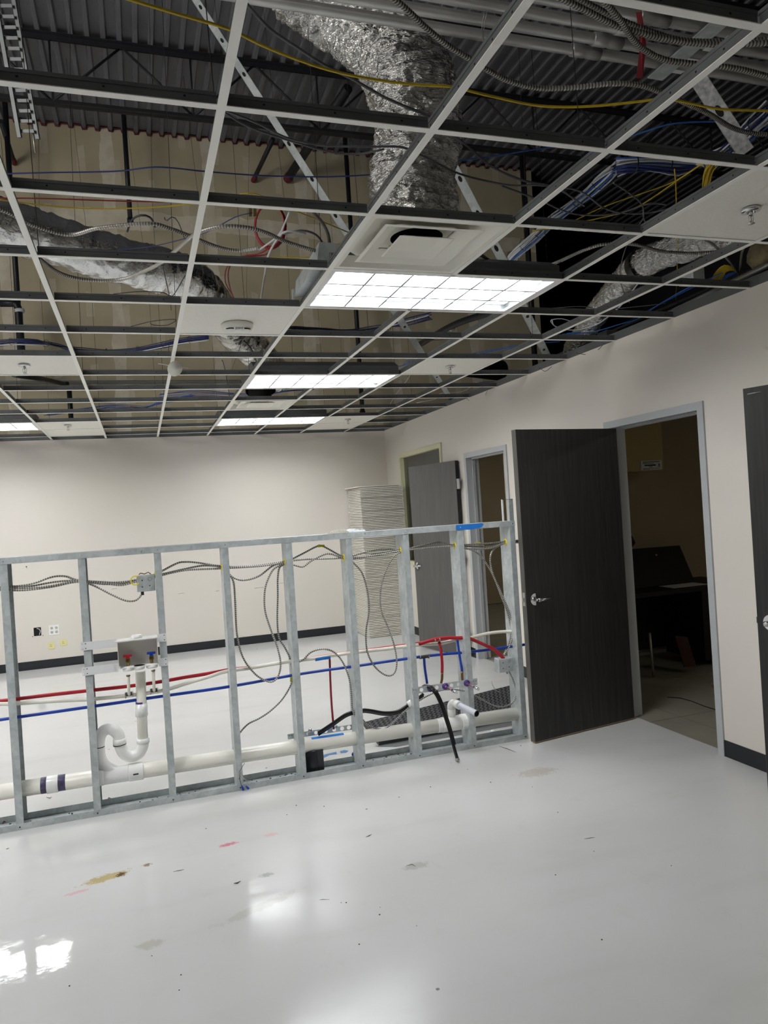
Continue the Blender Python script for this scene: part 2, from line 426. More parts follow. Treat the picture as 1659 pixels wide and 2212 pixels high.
# side-room slab in big square slabs, one joint crossing at (3.35, 2.40)
xs = [WX + .06, 3.352, 4.27, 5.19, 6.1]; ys = [-1.0, -.34, .57, 1.487, 2.402, 3.316, 4.23, 5.14, 6.06, 6.97, 7.9, 8.75]
for i in range(4):
    for j in range(11):
        g_ = .003
        B(xs[i] + g_, xs[i + 1] - g_, ys[j] + g_, ys[j + 1] - g_, -.15, -.004 - .002 * ((i * 7 + j * 3) % 3) / 2).build('floor_slab', CONC, fb)
B(WX + .06, 6.1, -1.0, 8.75, -.16, -.014).build('slab_bed', mat('joint_dirt', '2a2620', .9), fb)
# threshold crack lines in the side room
for pl in ([(1442, 1506), (1470, 1508), (1495, 1515), (1520, 1525), (1552, 1535)],):
    MB().tube([UZ(a, b, -.002) for a, b in pl], .0035, 4).build('floor_crack', HOLE, fb)

B(LX, WX, WY, WY + .12, 0, CZ + .03).build('wall_back', WALL, kind='structure')
B(LX, 5.6, WY + .004, WY + .12, CZ + .03, DZ + .04).build('wall_back_upper', DRY, kind='structure')
B(LX - .12, LX, NY, WY + .12, 0, DZ).build('wall_left', WALL, kind='structure')
B(LX, 9.0, NY - .12, NY, 0, DZ).build('wall_near', WALL, kind='structure')
# right wall pieces round its openings
OP = [(-.78, .20, 0, 2.12), (1.667, 2.57, 0, 2.12), (4.19, 5.03, 0, 2.12), (5.73, 7.06, .95, 2.30)]
def wall_right():
    mb = MB(); y = NY; T = .124
    for (a, b, z0, z1) in OP:
        a -= .035; b += .035; z1 += .035
        mb.box(WX, WX + T, y, a, 0, CZ); mb.box(WX, WX + T, a, b, z1, CZ)
        if z0 > 0: mb.box(WX, WX + T, a, b, 0, z0 - .035)
        y = b
    mb.box(WX, WX + T, y, WY, 0, CZ)
    return mb.build('wall_right', WALL, kind='structure')
wall_right()
# side rooms
SX = WX + .124
for nm, a in (('wall_office_far', (SX, 6.1, 4.36, 4.46)), ('wall_office_right', (6.1, 6.2, -1.0, 8.75)), ('wall_office_near', (SX, 6.1, -1.1, -1.0)),
              ('wall_corridor_far', (WX, 6.1, 8.75, 8.87)), ('wall_corridor_left', (WX, WX + .12, WY, 8.75))):
    B(a[0], a[1], a[2], a[3], 0, 2.735).build(nm, KHAKI, kind='structure')
B(WX + .13, 9.0, -1.2, 8.87, 2.735, 2.80).build('ceiling_office', mat('dark_lid', '6b675e', .8), kind='structure')
B(LX, 9.0, 12.0, 12.1, 2.7, DZ).build('wall_plenum_far', mat('plenum_darkness', '15151a', .8), kind='structure')  # near-black colour stands in for the unlit depth of the plenum
B(8.9, 9.0, NY, 12.0, 2.7, DZ).build('wall_plenum_right', mat('plenum_darkness', '15151a', .8), kind='structure')
B(WX + .13, 9.0, NY, -1.2, 2.735, 2.80).build('ceiling_side', MATS['dark_lid'], kind='structure')

def room_fill(name, x, y, w, l, p, lab='unseen fill light panel added in the side room behind the second door'):  # unseen glowing panel added to brighten a side room
    e = empty('ceiling_light', (x, y, 2.72), lab, 'ceiling light')
    B(x - w / 2, x + w / 2, y - l / 2, y + l / 2, 2.715, 2.733).build('frame', LITW, e)
    m = bpy.data.materials.new('fill_glow'); m.use_nodes = True; b = m.node_tree.nodes['Principled BSDF']
    b.inputs['Emission Color'].default_value = (1, .93, .8, 1); b.inputs['Emission Strength'].default_value = p
    B(x - w / 2 + .02, x + w / 2 - .02, y - l / 2 + .02, y + l / 2 - .02, 2.71, 2.7149).build('lamp_panel', m, e)
room_fill('c', 5.3, 6.3, .5, 1.1, 7.0)
room_fill('c', 5.3, .3, .6, 1.0, 5.0, 'unseen fill light panel added inside the dark office')
# cove base
def cove(name, boxes):
    mb = MB()
    for b in boxes: mb.box(*b)
    mb.build(name, BASEB, kind='structure')
cove('baseboard_back', [(LX, WX, WY - .006, WY, 0, .10), (LX, WX, WY - .014, WY, 0, .012)])
cove('baseboard_right', [(WX - .006, WX, a, b, 0, .10) for a, b in ((NY, -.83), (.25, 1.62), (2.62, 4.14), (5.08, WY))])
# galvanized track at wall head; thin grey strip draws the back wall's shadow line
mb = MB()
mb.box(WX - .002, WX + .124, NY, WY, CZ, CZ + .002); mb.box(WX - .004, WX - .002, -1.9, WY, CZ, CZ + .055); mb.box(WX + .122, WX + .124, NY, WY, CZ, CZ + .055)
mb.build('trim_1', GALV_D, kind='structure')
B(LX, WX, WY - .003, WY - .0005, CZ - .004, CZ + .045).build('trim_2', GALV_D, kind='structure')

# roof deck (corrugated, ribs run to the back wall) and red fire caulk where it meets the wall
def deck():
    mb = MB(); xs_ = []; x = LX; P = .1524
    while x < 9.0:
        xs_ += [(x, 0), (x + .085, 0), (x + .100, -.045), (x + .135, -.045), (x + .150, 0)]; x += P
    n = len(xs_); vs = []
    for y in (NY, 12.0):
        vs += [(a, y, DZ + b) for a, b in xs_]
    mb.add(vs, [[i, i + 1, n + i + 1, n + i] for i in range(n - 1)])
    mb.build('ceiling_deck', DECK, kind='structure')
    B(LX, 9.0, NY, 12.1, DZ + .01, DZ + .10).build('ceiling_roof', DECK, kind='structure')
    # caulk follows the profile
    pts = [(a, WY - .004, DZ + b - .012 + .006 * math.sin(a * 31)) for a, b in xs_]
    MB().tube([p for p in pts if -3.5 < p[0] < 5.6], .013, 5, smooth=False).build('trim_3', REDC, kind='structure')
deck()

# ================================================================== CEILING GRID
grid = empty('ceiling_grid', (0, 0, CZ), kind='structure')
grid.name = 'ceiling'; WORG['ceiling'] = Vector((0, 0, CZ))
def tee_mesh(L, name, h):
    """T bar along +x from 0..L, face at z=0, with web, bulb and punched dots"""
    mb = MB(); mb.use(TWHITE); mb.box(0, L, -.012, .012, -.0015, .001)
    mb.use(GALV_D); mb.box(0, L, -.0012, .0012, .001, h); mb.box(0, L, -.0035, .0035, h - .010, h); mb.box(0, L, -.0115, .0115, .001, .0016)
    mb.use(HOLE)
    x = .10
    while x < L - .05:
        for sg in (-1, 1): mb.box(x, x + .006, sg * .0013, sg * .0016, h * .45, h * .45 + .005)
        x += .10 if L > .7 else .2
    o = mb.build(name, None, grid); bpy.data.objects.remove(o); return bpy.data.meshes[name]
me_cross = tee_mesh(S - .024, 'cross_tee', .038)
me_cross_w = tee_mesh(WX - 4 * S - .012, 'cross_tee_short', .038)
me_m1 = tee_mesh(S, 'main_tee', .042)
JN = -10
LIGHTS = [(1, 2), (1, 6), (1, 10), (-4, 10), (-4, 6), (-4, 2), (-9, 10), (-9, 6), (-9, 2), (-9, -2)]
def under_light(i, j):   # runner i between rows j and j+1 would cross a troffer
    return any(a + 1 == i and b == j for a, b in LIGHTS)
def put(me, name, loc, rz=0):
    o = bpy.data.objects.new(name, me); COL.objects.link(o); o.parent = grid
    o.location = Vector(loc); o.rotation_euler.z = rz; WORG[o.name] = Vector((0, 0, 0)); return o
for i in range(-11, 5):
    # each run of a main runner between light fixtures is one piece
    runs = []; st = JN
    for j in range(JN, 13):
        if under_light(i, j):
            if j > st: runs.append((st, j))
            st = j + 1
    runs.append((st, 12.52))
    for a, b in runs:
        L = (b - a) * S - (0.0 if b < 12.5 else .003)
        k = 'runner_%d' % round(L * 1000)
        me = bpy.data.meshes.get(k) or tee_mesh(L, k, .042)
        put(me, 'main_runner', (i * S, a * S, CZ), math.pi / 2)
for j in range(JN, 13):
    for i in range(-11, 4):
        put(me_cross, 'cross_tee', (i * S + .012, j * S, CZ))
    put(me_cross_w, 'cross_tee', (4 * S + .012, j * S, CZ))

# ---- troffers
def make_troffer():
    e = empty('ceiling_light', (0, 0, CZ))
    z = CZ; X0, X1, Y0, Y1 = .014, 2 * S - .014, .014, S - .014
    f = MB(); f.use(LITW); w = .022
    f.box(X0, X1, Y0, Y0 + w, z, z + .012); f.box(X0, X1, Y1 - w, Y1, z, z + .012)
    f.box(X0, X0 + w, Y0 + w, Y1 - w, z, z + .012); f.box(X1 - w, X1, Y0 + w, Y1 - w, z, z + .012)
    f.build('frame', None, e)
    h = MB(); h.use(GALV_D); pr = [(.014, .012), (.014, .075), (.11, .125), (S - .11, .125), (S - .014, .075), (S - .014, .012)]
    vs = [(X0, a, z + b) for a, b in pr] + [(X1, a, z + b) for a, b in pr]; n = 6
    h.add(vs, [[i, i + 1, n + i + 1, n + i] for i in range(5)] + [[5, 4, 3, 2, 1, 0], [6, 7, 8, 9, 10, 11]]); h.build('housing', None, e)
    MB().box(X0 + w, X1 - w, Y0 + w, Y1 - w, z + .040, z + .045).build('lamp_panel', LIT, e)
    lv = MB(); lv.use(mat('louver_aluminium', '9a9da0', .5))
    def blade(a, b, horiz):
        # parabolic wedge: thin at the bottom, wider above
        if horiz:
            y = a; vs = [(X0 + w, y - .007, z + .002), (X1 - w, y - .007, z + .002), (X1 - w, y + .007, z + .002), (X0 + w, y + .007, z + .002),
                         (X0 + w, y - .010, z + .038), (X1 - w, y - .010, z + .038), (X1 - w, y + .010, z + .038), (X0 + w, y + .010, z + .038)]
        else:
            x = a; vs = [(x - .0045, Y0 + w, z + .002), (x + .0045, Y0 + w, z + .002), (x + .0045, Y1 - w, z + .002), (x - .0045, Y1 - w, z + .002),
                         (x - .010, Y0 + w, z + .038), (x + .010, Y0 + w, z + .038), (x + .010, Y1 - w, z + .038), (x - .010, Y1 - w, z + .038)]
        lv.add(vs, [[3, 2, 1, 0], [4, 5, 6, 7], [0, 1, 5, 4], [1, 2, 6, 5], [2, 3, 7, 6], [3, 0, 4, 7]])
    for k in (1, 2): blade(Y0 + w + (Y1 - Y0 - 2 * w) * k / 3, 0, True)
    for k in range(1, 6): blade(X0 + w + (X1 - X0 - 2 * w) * k / 6, 0, False)
    lv.build('louver', None, e)
    return e
LLAB = {(1, 2): 'large lit recessed ceiling light with louvered cells beside the big air diffuser',
        (1, 6): 'lit recessed ceiling light, second one back in the middle row',
        (1, 10): 'lit recessed ceiling light nearest the back wall in the middle row',
        (-4, 10): 'lit recessed ceiling light at the far left edge near the back wall',
        (-4, 6): 'lit recessed ceiling light off to the left, second row', (-4, 2): 'lit recessed ceiling light off to the left, first row'}
tro = make_troffer()
for k, (i, j) in enumerate(LIGHTS):
    o = tro if k == 0 else copy_tree(tro)
    o.location = (i * S, j * S, CZ); WORG[o.name] = Vector((i * S, j * S, CZ))
    tag(o, LLAB.get((i, j), 'lit recessed ceiling light out of view above the near part of the room'), 'ceiling light', 'recessed louvered ceiling lights')
tag(tro, LLAB[(1, 2)])

# ---- ceiling tiles in the grid
def tile(i, j, label):
    B(i * S + .005, (i + 1) * S - .005, j * S + .005, (j + 1) * S - .005, CZ + .0022, CZ + .018).build('ceiling_tile', TILE, None, label, 'ceiling tile', 'ceiling tiles still in the grid')
    o = COL.objects[-1]
for i, j, l in ((3, 0, 'large white ceiling tile at upper right holding a chrome sprinkler'), (0, 3, 'white ceiling tile holding the round smoke detector'),
                (-2, 5, 'white ceiling tile at left with a sprinkler in its middle'), (3, 5, 'white ceiling tile with a sprinkler right of the second light'),
                (-2, 10, 'small far white ceiling tile beside the far left light'), (3, 10, 'far white ceiling tile with a sprinkler beside the third light'),
                (3, 11, 'far white ceiling tile against the back wall, right of the third light'), (-2, 11, 'far white ceiling tile against the back wall at left')):
    tile(i, j, l)

# ---- air diffusers
def diffuser(i, j, label):
    x, y, z = (i + .5) * S, (j + .5) * S, CZ; e = empty('air_diffuser', (x, y, z), label, 'air diffuser', 'square white air diffusers')
    h = S / 2 - .013
    def frus(mb, a0, z0, a1, z1):
        q = [(-1, -1), (1, -1), (1, 1), (-1, 1)]
        mb.add([(x + a0 * a, y + a0 * b, z0) for a, b in q] + [(x + a1 * a, y + a1 * b, z1) for a, b in q], [[k, (k + 1) % 4, 4 + (k + 1) % 4, 4 + k] for k in range(4)], True)
    p = MB(); p.use(DIFW)
    frus(p, h, z, h - .02, z + .002); frus(p, h - .02, z + .002, h - .05, z + .045); p.plate_hole(x - h + .05, x + h - .05, y - h + .05, y + h - .05, z + .045, x, y, .112)
    frus(p, h, z, h, z + .02); p.build('pan', None, e)
    r_ = MB(); r_.use(DIFW); frus(r_, .215, z + .006, .200, z + .004); frus(r_, .200, z + .004, .135, z + .036); frus(r_, .135, z + .036, .13, z + .040); frus(r_, .215, z + .006, .13, z + .042)
    r_.build('middle_ring', None, e)
    c = MB(); c.use(DIFW); frus(c, .122, z + .002, .115, z); frus(c, .115, z, .075, z + .014)
    frus(c, .075, z + .014, .0005, z + .010); frus(c, .122, z + .002, .09, z + .018); c.add([(x + a * .09, y + b * .09, z + .018) for a, b in ((-1, -1), (1, -1), (1, 1), (-1, 1))], [[0, 1, 2, 3]])
    c.build('centre_plate', None, e)
    for a in (-.08, .08): B(x + a - .008, x + a + .008, y + .10, y + .13, z + .01, z + .044).build('bracket', DIFW, e)
    n = MB(); n.use(HOLE); n.lathe([(.112, .044), (.110, .16), (.0, .16)], (x, y, z), seg=32); n.build('neck', None, e)
    return e
diffuser(1, 1, 'large square white air diffuser in front of the lit ceiling light, foil duct above')
diffuser(1, 8, 'far square white air diffuser between the second and third lights')

# ---- sprinklers, smoke detector, hanging sensor
def sprinkler(p, label):
    e = empty('sprinkler', p, label, 'sprinkler', 'chrome ceiling sprinklers'); x, y, z = p
    MB().lathe([(.0, .0), (.034, .0), (.038, -.004), (.036, -.012), (.024, -.016), (.014, -.014), (.012, .0)], p, seg=24).build('escutcheon', CHROME, e)
    m = MB().lathe([(.008, -.01), (.009, -.022), (.006, -.026)], p, seg=12)
    for s_ in (-1, 1): m.tube([(x + s_ * .004, y, z - .022), (x + s_ * .012, y, z - .034), (x + s_ * .010, y, z - .048), (x, y, z - .058)], .002, 6)
    m.cyl((x, y, z - .024), (x, y, z - .052), .0025, 8); m.build('frame', CHROME, e)
    MB().lathe([(.0, -.058), (.013, -.058), (.014, -.060), (.0, -.061)], p, seg=16).build('deflector', CHROME, e)
sprinkler((2.10, .30, CZ), 'chrome sprinkler in the large white tile at upper right')
sprinkler((-.93, 3.30, CZ), 'chrome sprinkler in the white tile at the left edge')
sprinkler((2.12, 3.32, CZ), 'sprinkler in the tile right of the second light')
sprinkler((-.93, 6.32, CZ), 'tiny sprinkler in the far left tile')
sprinkler((2.12, 6.32, CZ), 'tiny sprinkler in the far tile right of the third light')
sd = empty('smoke_detector', (.315, 2.20, CZ), 'round white smoke detector with a strobe window marked FIRE', 'smoke detector')
MB().lathe([(.0, 0), (.090, 0), (.091, -.012), (.080, -.032), (.048, -.042), (.0, -.044)], (.315, 2.20, CZ), seg=40).build('body', GLOBE, sd)
B(.295, .335, 2.128, 2.150, CZ - .044, CZ - .026).build('strobe_lens', mat('strobe', 'a8acb0', .15, metal=.5), sd)
for a in (0, .02, .04):
    for b in (0,): B(.297 + a * .9, .299 + a * .9, 2.127, 2.1285, CZ - .043, CZ - .028).build('lens_rib', INK, sd)
for s_ in (-1, 1):
    q = MB(); q.tube([(.315 + s_ * .066, 2.165, CZ - .034), (.315 + s_ * .050, 2.142, CZ - .037), (.315 + s_ * .030, 2.13, CZ - .040)], .004, 6); q.build('sound_slot', INK, sd)
def text(s_, size, M, m, name, parent=None, ext=.0003, align='CENTER'):
    cu = bpy.data.curves.new(name, 'FONT'); cu.body = s_; cu.size = size; cu.extrude = ext; cu.align_x = align; cu.align_y = 'CENTER'; cu.resolution_u = 2
    o = bpy.data.objects.new(name, cu); dg = None
    COL.objects.link(o); bpy.context.view_layer.update()
    me = bpy.data.meshes.new_from_object(o.evaluated_get(bpy.context.evaluated_depsgraph_get())); COL.objects.unlink(o); bpy.data.objects.remove(o)
    me.transform(M if not parent else Matrix.Translation(-worg(parent)) @ M); me.materials.clear(); me.materials.append(m)
    q = bpy.data.objects.new(name, me); COL.objects.link(q); q.parent = parent; WORG[q.name] = worg(parent) if parent else Vector(); return q
def frame_mat(o, ux, uy):
    ux = Vector(ux).normalized(); uy = Vector(uy).normalized(); uz = ux.cross(uy)
    return Matrix.Translation(Vector(o)) @ Matrix((ux, uy, uz)).transposed().to_4x4()
text('FIRE', .022, frame_mat((.362, 2.136, CZ - .0385), (1, .25, .1), (0, .75, .65)), mat('red_ink', 'b2705c', .6), 'lettering', sd)
# hanging occupancy sensor, tilted
hs = empty('occupancy_sensor', (.006, 3.17, 2.70), 'small round white sensor dangling tilted under a ceiling runner', 'sensor')
ax = Vector((.35, -.85, -.45)).normalized()
MB().lathe([(.0, .0), (.030, .0), (.034, .012), (.052, .016), (.053, .022), (.047, .028), (.020, .031), (.018, .034), (.0, .036)], (.006, 3.17, 2.685), ax, 28).build('disc', GLOBE, hs)
for s_ in (-1, 1): MB().tube([(.006, 3.17, 2.69), (.006 + s_ * .05, 3.17, 2.70 - s_ * .006), (.006 + s_ * .10, 3.18, 2.70 - s_ * .016)], .003, 5).build('spring_clip', GLOBE, hs)
cable('wire', [(.006, 3.17, 2.69), (.012, 3.19, 2.74), (-.02, 3.22, 2.80), (.0, 3.25, 2.9)], .002, DKCAB, None, parent=hs)

# ================================================================== ABOVE THE CEILING
# steel joists
def joist(y, zt, zb, label):
    e = empty('roof_joist', (0, y, zt), label, 'steel joist', 'open-web roof joists')
    m = MB(); m.box(LX, 8.9, y - .055, y - .006, zt - .006, zt); m.box(LX, 8.9, y + .006, y + .055, zt - .006, zt); m.box(LX, 8.9, y - .012, y - .006, zt - .055, zt); m.box(LX, 8.9, y + .006, y + .012, zt - .055, zt)
    m.build('top_chord', JOIST, e)
    m = MB(); m.box(LX, 8.9, y - .045, y + .045, zb, zb + .006); m.box(LX, 8.9, y - .012, y - .006, zb, zb + .05); m.box(LX, 8.9, y + .006, y + .012, zb, zb + .05)
    m.build('bottom_chord', JOIST, e)
    P = 1.36; x = -.16 - 5 * P
    while x < 8.5:
        if x > LX + .7:
            for s_ in (-1, 1): MB().tube([(x, y, zt - .03), (x + s_ * P / 2, y, zb + .03)], .013, 6).build('web_rod', JOIST, e)
            MB().tube([(x + P / 2, y, zt - .03), (x + P / 2, y, zb + .03)], .011, 6).build('web_rod', JOIST, e)
        x += P
joist(5.88, DZ - .045, 5.86, 'dark steel roof joist with zigzag webs in front of the bare drywall')
joist(3.9, DZ - .045, 5.86, 'dark steel roof joist higher up and nearer, partly hidden by ducts')

# black vertical pipes and other pipework near the drywall
for k, (x, y, z0, z1, r, l) in enumerate(((-.165, 7.2, 5.25, 6.60, .028, 'thin black vertical pipe left of the foil duct, against the drywall'),
                                        (2.58, 7.2, 2.9, 6.60, .030, 'long black vertical pipe right of centre against the drywall'),
                                        (5.20, 7.2, 2.9, 6.60, .040, 'black vertical pipe in the dark to the right'),
                                        (-1.44, 7.2, 3.42, 6.60, .030, 'black vertical pipe at far left, beside an elbowed pipe'),
                                        (-.96, 7.2, 2.78, 3.30, .028, 'short black pipe dropping to the grid at left'))):
    e = empty('sprinkler_pipe', (x, y, z0), l, 'pipe')
    MB().cyl((x, y, z0), (x, y, z1), r, 12).build('pipe', BLACKM, e)
    MB().cyl((x, y, z0 - .01), (x, y, z0 + .05), r * 1.3, 12).build('coupling', BLACKM, e)
def pipe(name, pts, r, m, label, cat='pipe', group=None, seg=12, step=.05):
    return MB().tube(smooth_path(pts, step), r, seg).build(name, m, None, label, cat, group, loc=Vector(pts[0]))
e = empty('sprinkler_pipe', UY(20, 640, 7.1), 'black elbowed pipe with white collar at the left edge', 'pipe')
MB().tube([UY(0, 655, 7.1), UY(28, 655, 7.1), UY(36, 658, 7.1), UY(40, 668, 7.1), UY(41, 690, 7.1), UY(46, 756, 7.1)], .042, 12).build('pipe', BLACKM, e)
MB().cyl(UY(42, 668, 7.1), UY(43, 675, 7.1), .052, 12).build('collar', WHCAB, e)
e = empty('branch_pipe', UY(40, 812, 6.4), 'black branch pipe running to an elbow above the left tiles', 'pipe')
MB().tube([UY(30, 810, 6.0), UY(90, 818, 6.6), UY(138, 829, 7.15), UY(146, 833, 7.2)], .026, 12).build('pipe', BLACKM, e)
MB().lathe([(.034, -.03), (.038, 0), (.034, .03)], UY(143, 831, 7.18), (1, 0, 0), 12).build('elbow', BLACKM, e)

# dark diagonal bracing with red caulked ends at the drywall
for k, (a, b, r, l) in enumerate((((752, 190), (622, 385), .055, 'thick dark round brace running down to a red caulked end, left of the foil duct'),
                                  ((590, 300), (548, 388), .028, 'short dark brace with a red end beside the thick brace'),
                                  ((2, 262), (30, 350), .028, 'short dark brace with a red end at the far left'))):
    e = empty('deck_brace', UY(*b, 7.6), l, 'brace', 'dark braces with red ends')
    p0 = UZ(*a, 6.45) if k == 0 else UY(*a, 7.0); p1 = UY(*b, 7.6)
    MB().cyl(p0, p1, r, 12).build('tube', JOIST, e)
    d = (p1 - p0).normalized(); MB().lathe([(r * .9, -.09), (r * 1.1, -.05), (r * 1.2, .0), (r * 1.0, .03), (0, .035)], p1, d, 12).build('caulk', REDC, e)

# metal ledge / cable tray seen along the drywall just above the far grid
B(LX, WX, 7.46, 7.63, 3.40, 3.415).build('shelf_angle', GALV_D, None, 'long pale steel ledge along the drywall above the far grid', 'ledge')

# galvanized struts with oval holes
def strut(a, b, w, label, m=GALV, holes=3, name='brace_strut'):
    a, b = Vector(a), Vector(b); d = (b - a); L = d.length; d.normalize()
    tocam = (CP - (a + b) / 2).normalized(); n = (tocam - d * tocam.dot(d)).normalized(); s_ = d.cross(n)
    e = empty(name, b, label, 'strut', 'galvanized strut braces')
    M = Matrix.Translation(a) @ Matrix((s_, d, n)).transposed().to_4x4()
    mb = MB(); mb.box(-w / 2, w / 2, 0, L, -.002, 0, M); mb.box(-w / 2, -w / 2 + .002, 0, L, -.03, 0, M); mb.box(w / 2 - .002, w / 2, 0, L, -.03, 0, M); mb.build('channel', m, e)
    for k in range(holes):
        t = (k + .5) / holes * L; ring = [(w * .2 * math.cos(q * math.pi / 6), t + w * .42 * math.sin(q * math.pi / 6), .0006) for q in range(12)]
        MB().poly([M @ Vector(p) for p in ring], .0006).build('knockout', HOLE, e)
strut(UZ(410, -20, 4.8), UZ(750, 505, 3.2), .041, 'long thin galvanized strut slanting down left of the big foil duct', holes=7)
strut(UZ(975, 350, 3.5), UZ(1092, 575, 2.88), .047, 'pale galvanized strut right of the big diffuser', holes=3)
strut(UZ(850, 668, 3.0), UZ(978, 868, 2.80), .05, 'galvanized strut slanting behind the second light', holes=4)
strut(UZ(1118, 640, 3.0), UZ(1190, 785, 2.80), .06, 'galvanized strut slanting down to the right wall', holes=2)
strut(UZ(1495, 150, 3.25), UZ(1612, 330, 2.92), .060, 'wide speckled galvanized strut at upper right', SPECK, 1)
# perforated double rail hanging at upper left
e = empty('slotted_rail', UZ(62, 305, 4.2), 'slotted steel strut hanging at the upper left corner', 'strut')
a, b = UZ(8, -20, 5.1), UZ(64, 300, 4.25)
for s_ in (-.055, .055): MB().box(-.012, .012, 0, (b - a).length, -.02, .0, frame_mat(a + Vector((s_, 0, 0)), CR, (b - a))).build('rail', GALV_D, e)
mb = MB()
for k in range(14):
    q = a.lerp(b, (k + .5) / 14.2); mb.box(-.045, .045, -.010, .010, -.02, -.012, frame_mat(q, CR, (b - a)))
mb.build('rungs', GALV_D, e)
e2 = MB().tube([b + Vector((.02, 0, .1)), b + Vector((.025, 0, 0)), b + Vector((.03, 0, -.09))], .006, 6).use(STEEL); e2.build('threaded_rod', STEEL, None, 'short threaded rod poking out below the hanging strut at upper left', 'rod', loc=b)

# hanger wires from the deck to the runners
for i in range(-4, 5):
    for j in (0, 2, 4, 6, 8, 10, 12):
        if (i + j // 2) % 2: continue
        x0, y0 = i * S + .004, j * S + .15
        if y0 > WY: y0 = WY - .1
        MB().tube([(x0, y0, CZ + .035), (x0 + rr(-.05, .05), min(WY - .05, y0 + rr(-.03, .03)), 4.6), (x0 + rr(-.15, .15), min(WY - .04, y0 + rr(-.1, .1)), DZ - .04)], .0016, 4).build(
            'hanger_wire', mat('hanger_wire', '2c2a28', .5, metal=.5), None, 'thin dark hanger wire dropping from the roof deck to the ceiling grid', 'wire', 'hanger wires holding the grid')

# parallel steel conduits (run across the room above the near grid)
CB = [(.64 - .082 * k, 3.50) for k in range(5)]
names = ['lowest in the picture of the parallel steel conduits', 'second lowest of the parallel steel conduits', 'middle one of the parallel steel conduits',
         'second highest of the parallel steel conduits', 'topmost of the parallel steel conduits']
for k, (y, z) in enumerate(CB):
    e = empty('steel_conduit', (0, y, z), names[k], 'conduit', 'parallel steel conduits at the top')
    MB().cyl((-.9, y, z), (6.5, y, z), .021, 14).build('conduit', STEEL, e)
    for xc in (1.62 + .05 * k,): MB().lathe([(.021, -.07), (.026, -.068), (.026, -.01), (.0235, 0), (.026, .01), (.026, .068), (.021, .07)], (xc, y, z), (1, 0, 0), 14).build('coupling', STEEL, e)
    B(2.02 + .035 * k, 2.12 + .035 * k, y - .012, y + .012, z - .0235, z - .0212).build('sticker', PAPER, e, label='small white sticker')
e = empty('conduit_strap', (2.0, .47, 3.475), 'galvanized strap plate across the parallel conduits', 'strap')
B(1.98, 2.06, .24, .70, 3.468, 3.474).build('strap', GALV, e)
e = MB(); q0 = UZ(1380, 28, 3.42); q1 = UZ(1386, 95, 3.42); q2 = UZ(1383, 168, 3.40)
e.poly([UZ(1374, 28, 3.44), UZ(1386, 26, 3.44), UZ(1396, 98, 3.44), UZ(1388, 168, 3.42), UZ(1374, 170, 3.42), UZ(1383, 98, 3.44)], .002)
e.build('red_strap', mat('red_tape', '8f1420', .5), None, 'dark red tape strip hanging across the parallel conduits', 'tape', loc=q0)
for k in range(2):
    cable('tie_wire', [UZ(1052 + 5 * k, -5, 3.55), UZ(1046 + 5 * k, 30, 3.47), UZ(1040 + 4 * k, 70, 3.44), UZ(1047, 92, 3.44)], .002, STEEL, 'thin wire loop tied round the steel conduits', 'wire', 'wire ties on the conduits')

# conduit along the right wall head
for (pa, pb, z, r, l) in (((1322, 735), (1420, 692), 2.86, .016, 'short bright conduit above the right wall, further back'),
                          ((1455, 672), (1675, 565), 2.84, .018, 'bright conduit above the right wall, nearer')):
    pipe('wall_head_conduit', [UZ(*pa, z), UZ(*pb, z)], r, STEEL, l, 'conduit')
pipe('wall_head_conduit', [UZ(1200, 770, 3.0), UZ(1475, 650, 3.0), UZ(1660, 570, 3.0)], .016, DKCAB, 'dull dark conduit behind the bright ones above the right wall', 'conduit')
for (a, b) in (((1478, 590), (1500, 612)),):
    q = UZ(1490, 590, 2.9); B(q.x - .03, q.x + .05, q.y - .06, q.y + .06, 2.84, 2.92).build('junction_box', GALV, None, 'small steel box above the right wall under yellow cable loops', 'box')
q = UZ(1312, 722, 2.9); B(q.x - .05, q.x + .05, q.y - .06, q.y + .06, 2.84, 2.92).build('junction_box', GALV, None, 'small steel box above the right wall at the end of the conduit', 'box')

# ---- foil ducts
def duct(name, path, r0, r1, label, m, amp, seg=72, step=.012, fr=9.0, fold=0.0, group=None, cf=.14):
    P = smooth_path(path, step); n = len(P); mb = MB()
    t0 = (P[1] - P[0]).normalized(); nr = t0.orthogonal().normalized(); vs = []
    for i in range(n):
        t = (P[min(i + 1, n - 1)] - P[max(i - 1, 0)]).normalized(); nr = (nr - t * nr.dot(t)).normalized(); bn = t.cross(nr)
        s_ = i * step; rb = r0 + (r1 - r0) * i / (n - 1)
        rb *= 1 + fold * (noise.noise(Vector((s_ * 5, 3.1, 0))))
        for k in range(seg):
            a = 2 * math.pi * k / seg; dv = nr * math.cos(a) + bn * math.sin(a)
            a2 = a + s_ * 1.3; q = Vector((s_ * fr * 2.2, math.cos(a2) * fr * cf, math.sin(a2) * fr * cf))
            w = abs(noise.noise(q)) * 1.5 + abs(noise.noise(q * 2.7 + Vector((5, 1, 2)))) * .7 + abs(noise.noise(q * 6)) * .3
            vs.append(P[i] + dv * (rb + amp * (.5 - w)))
    fs = []
    for i in range(n - 1):
        for k in range(seg):
            a = i * seg + k; b = i * seg + (k + 1) % seg; fs.append([a, b, b + seg, a + seg])
    mb.add(vs, fs, True); e = empty(name, path[0], label, 'air duct', group)
    mb.build('foil_sleeve', m, e); return e
dc = Vector((.914, .914, 0))
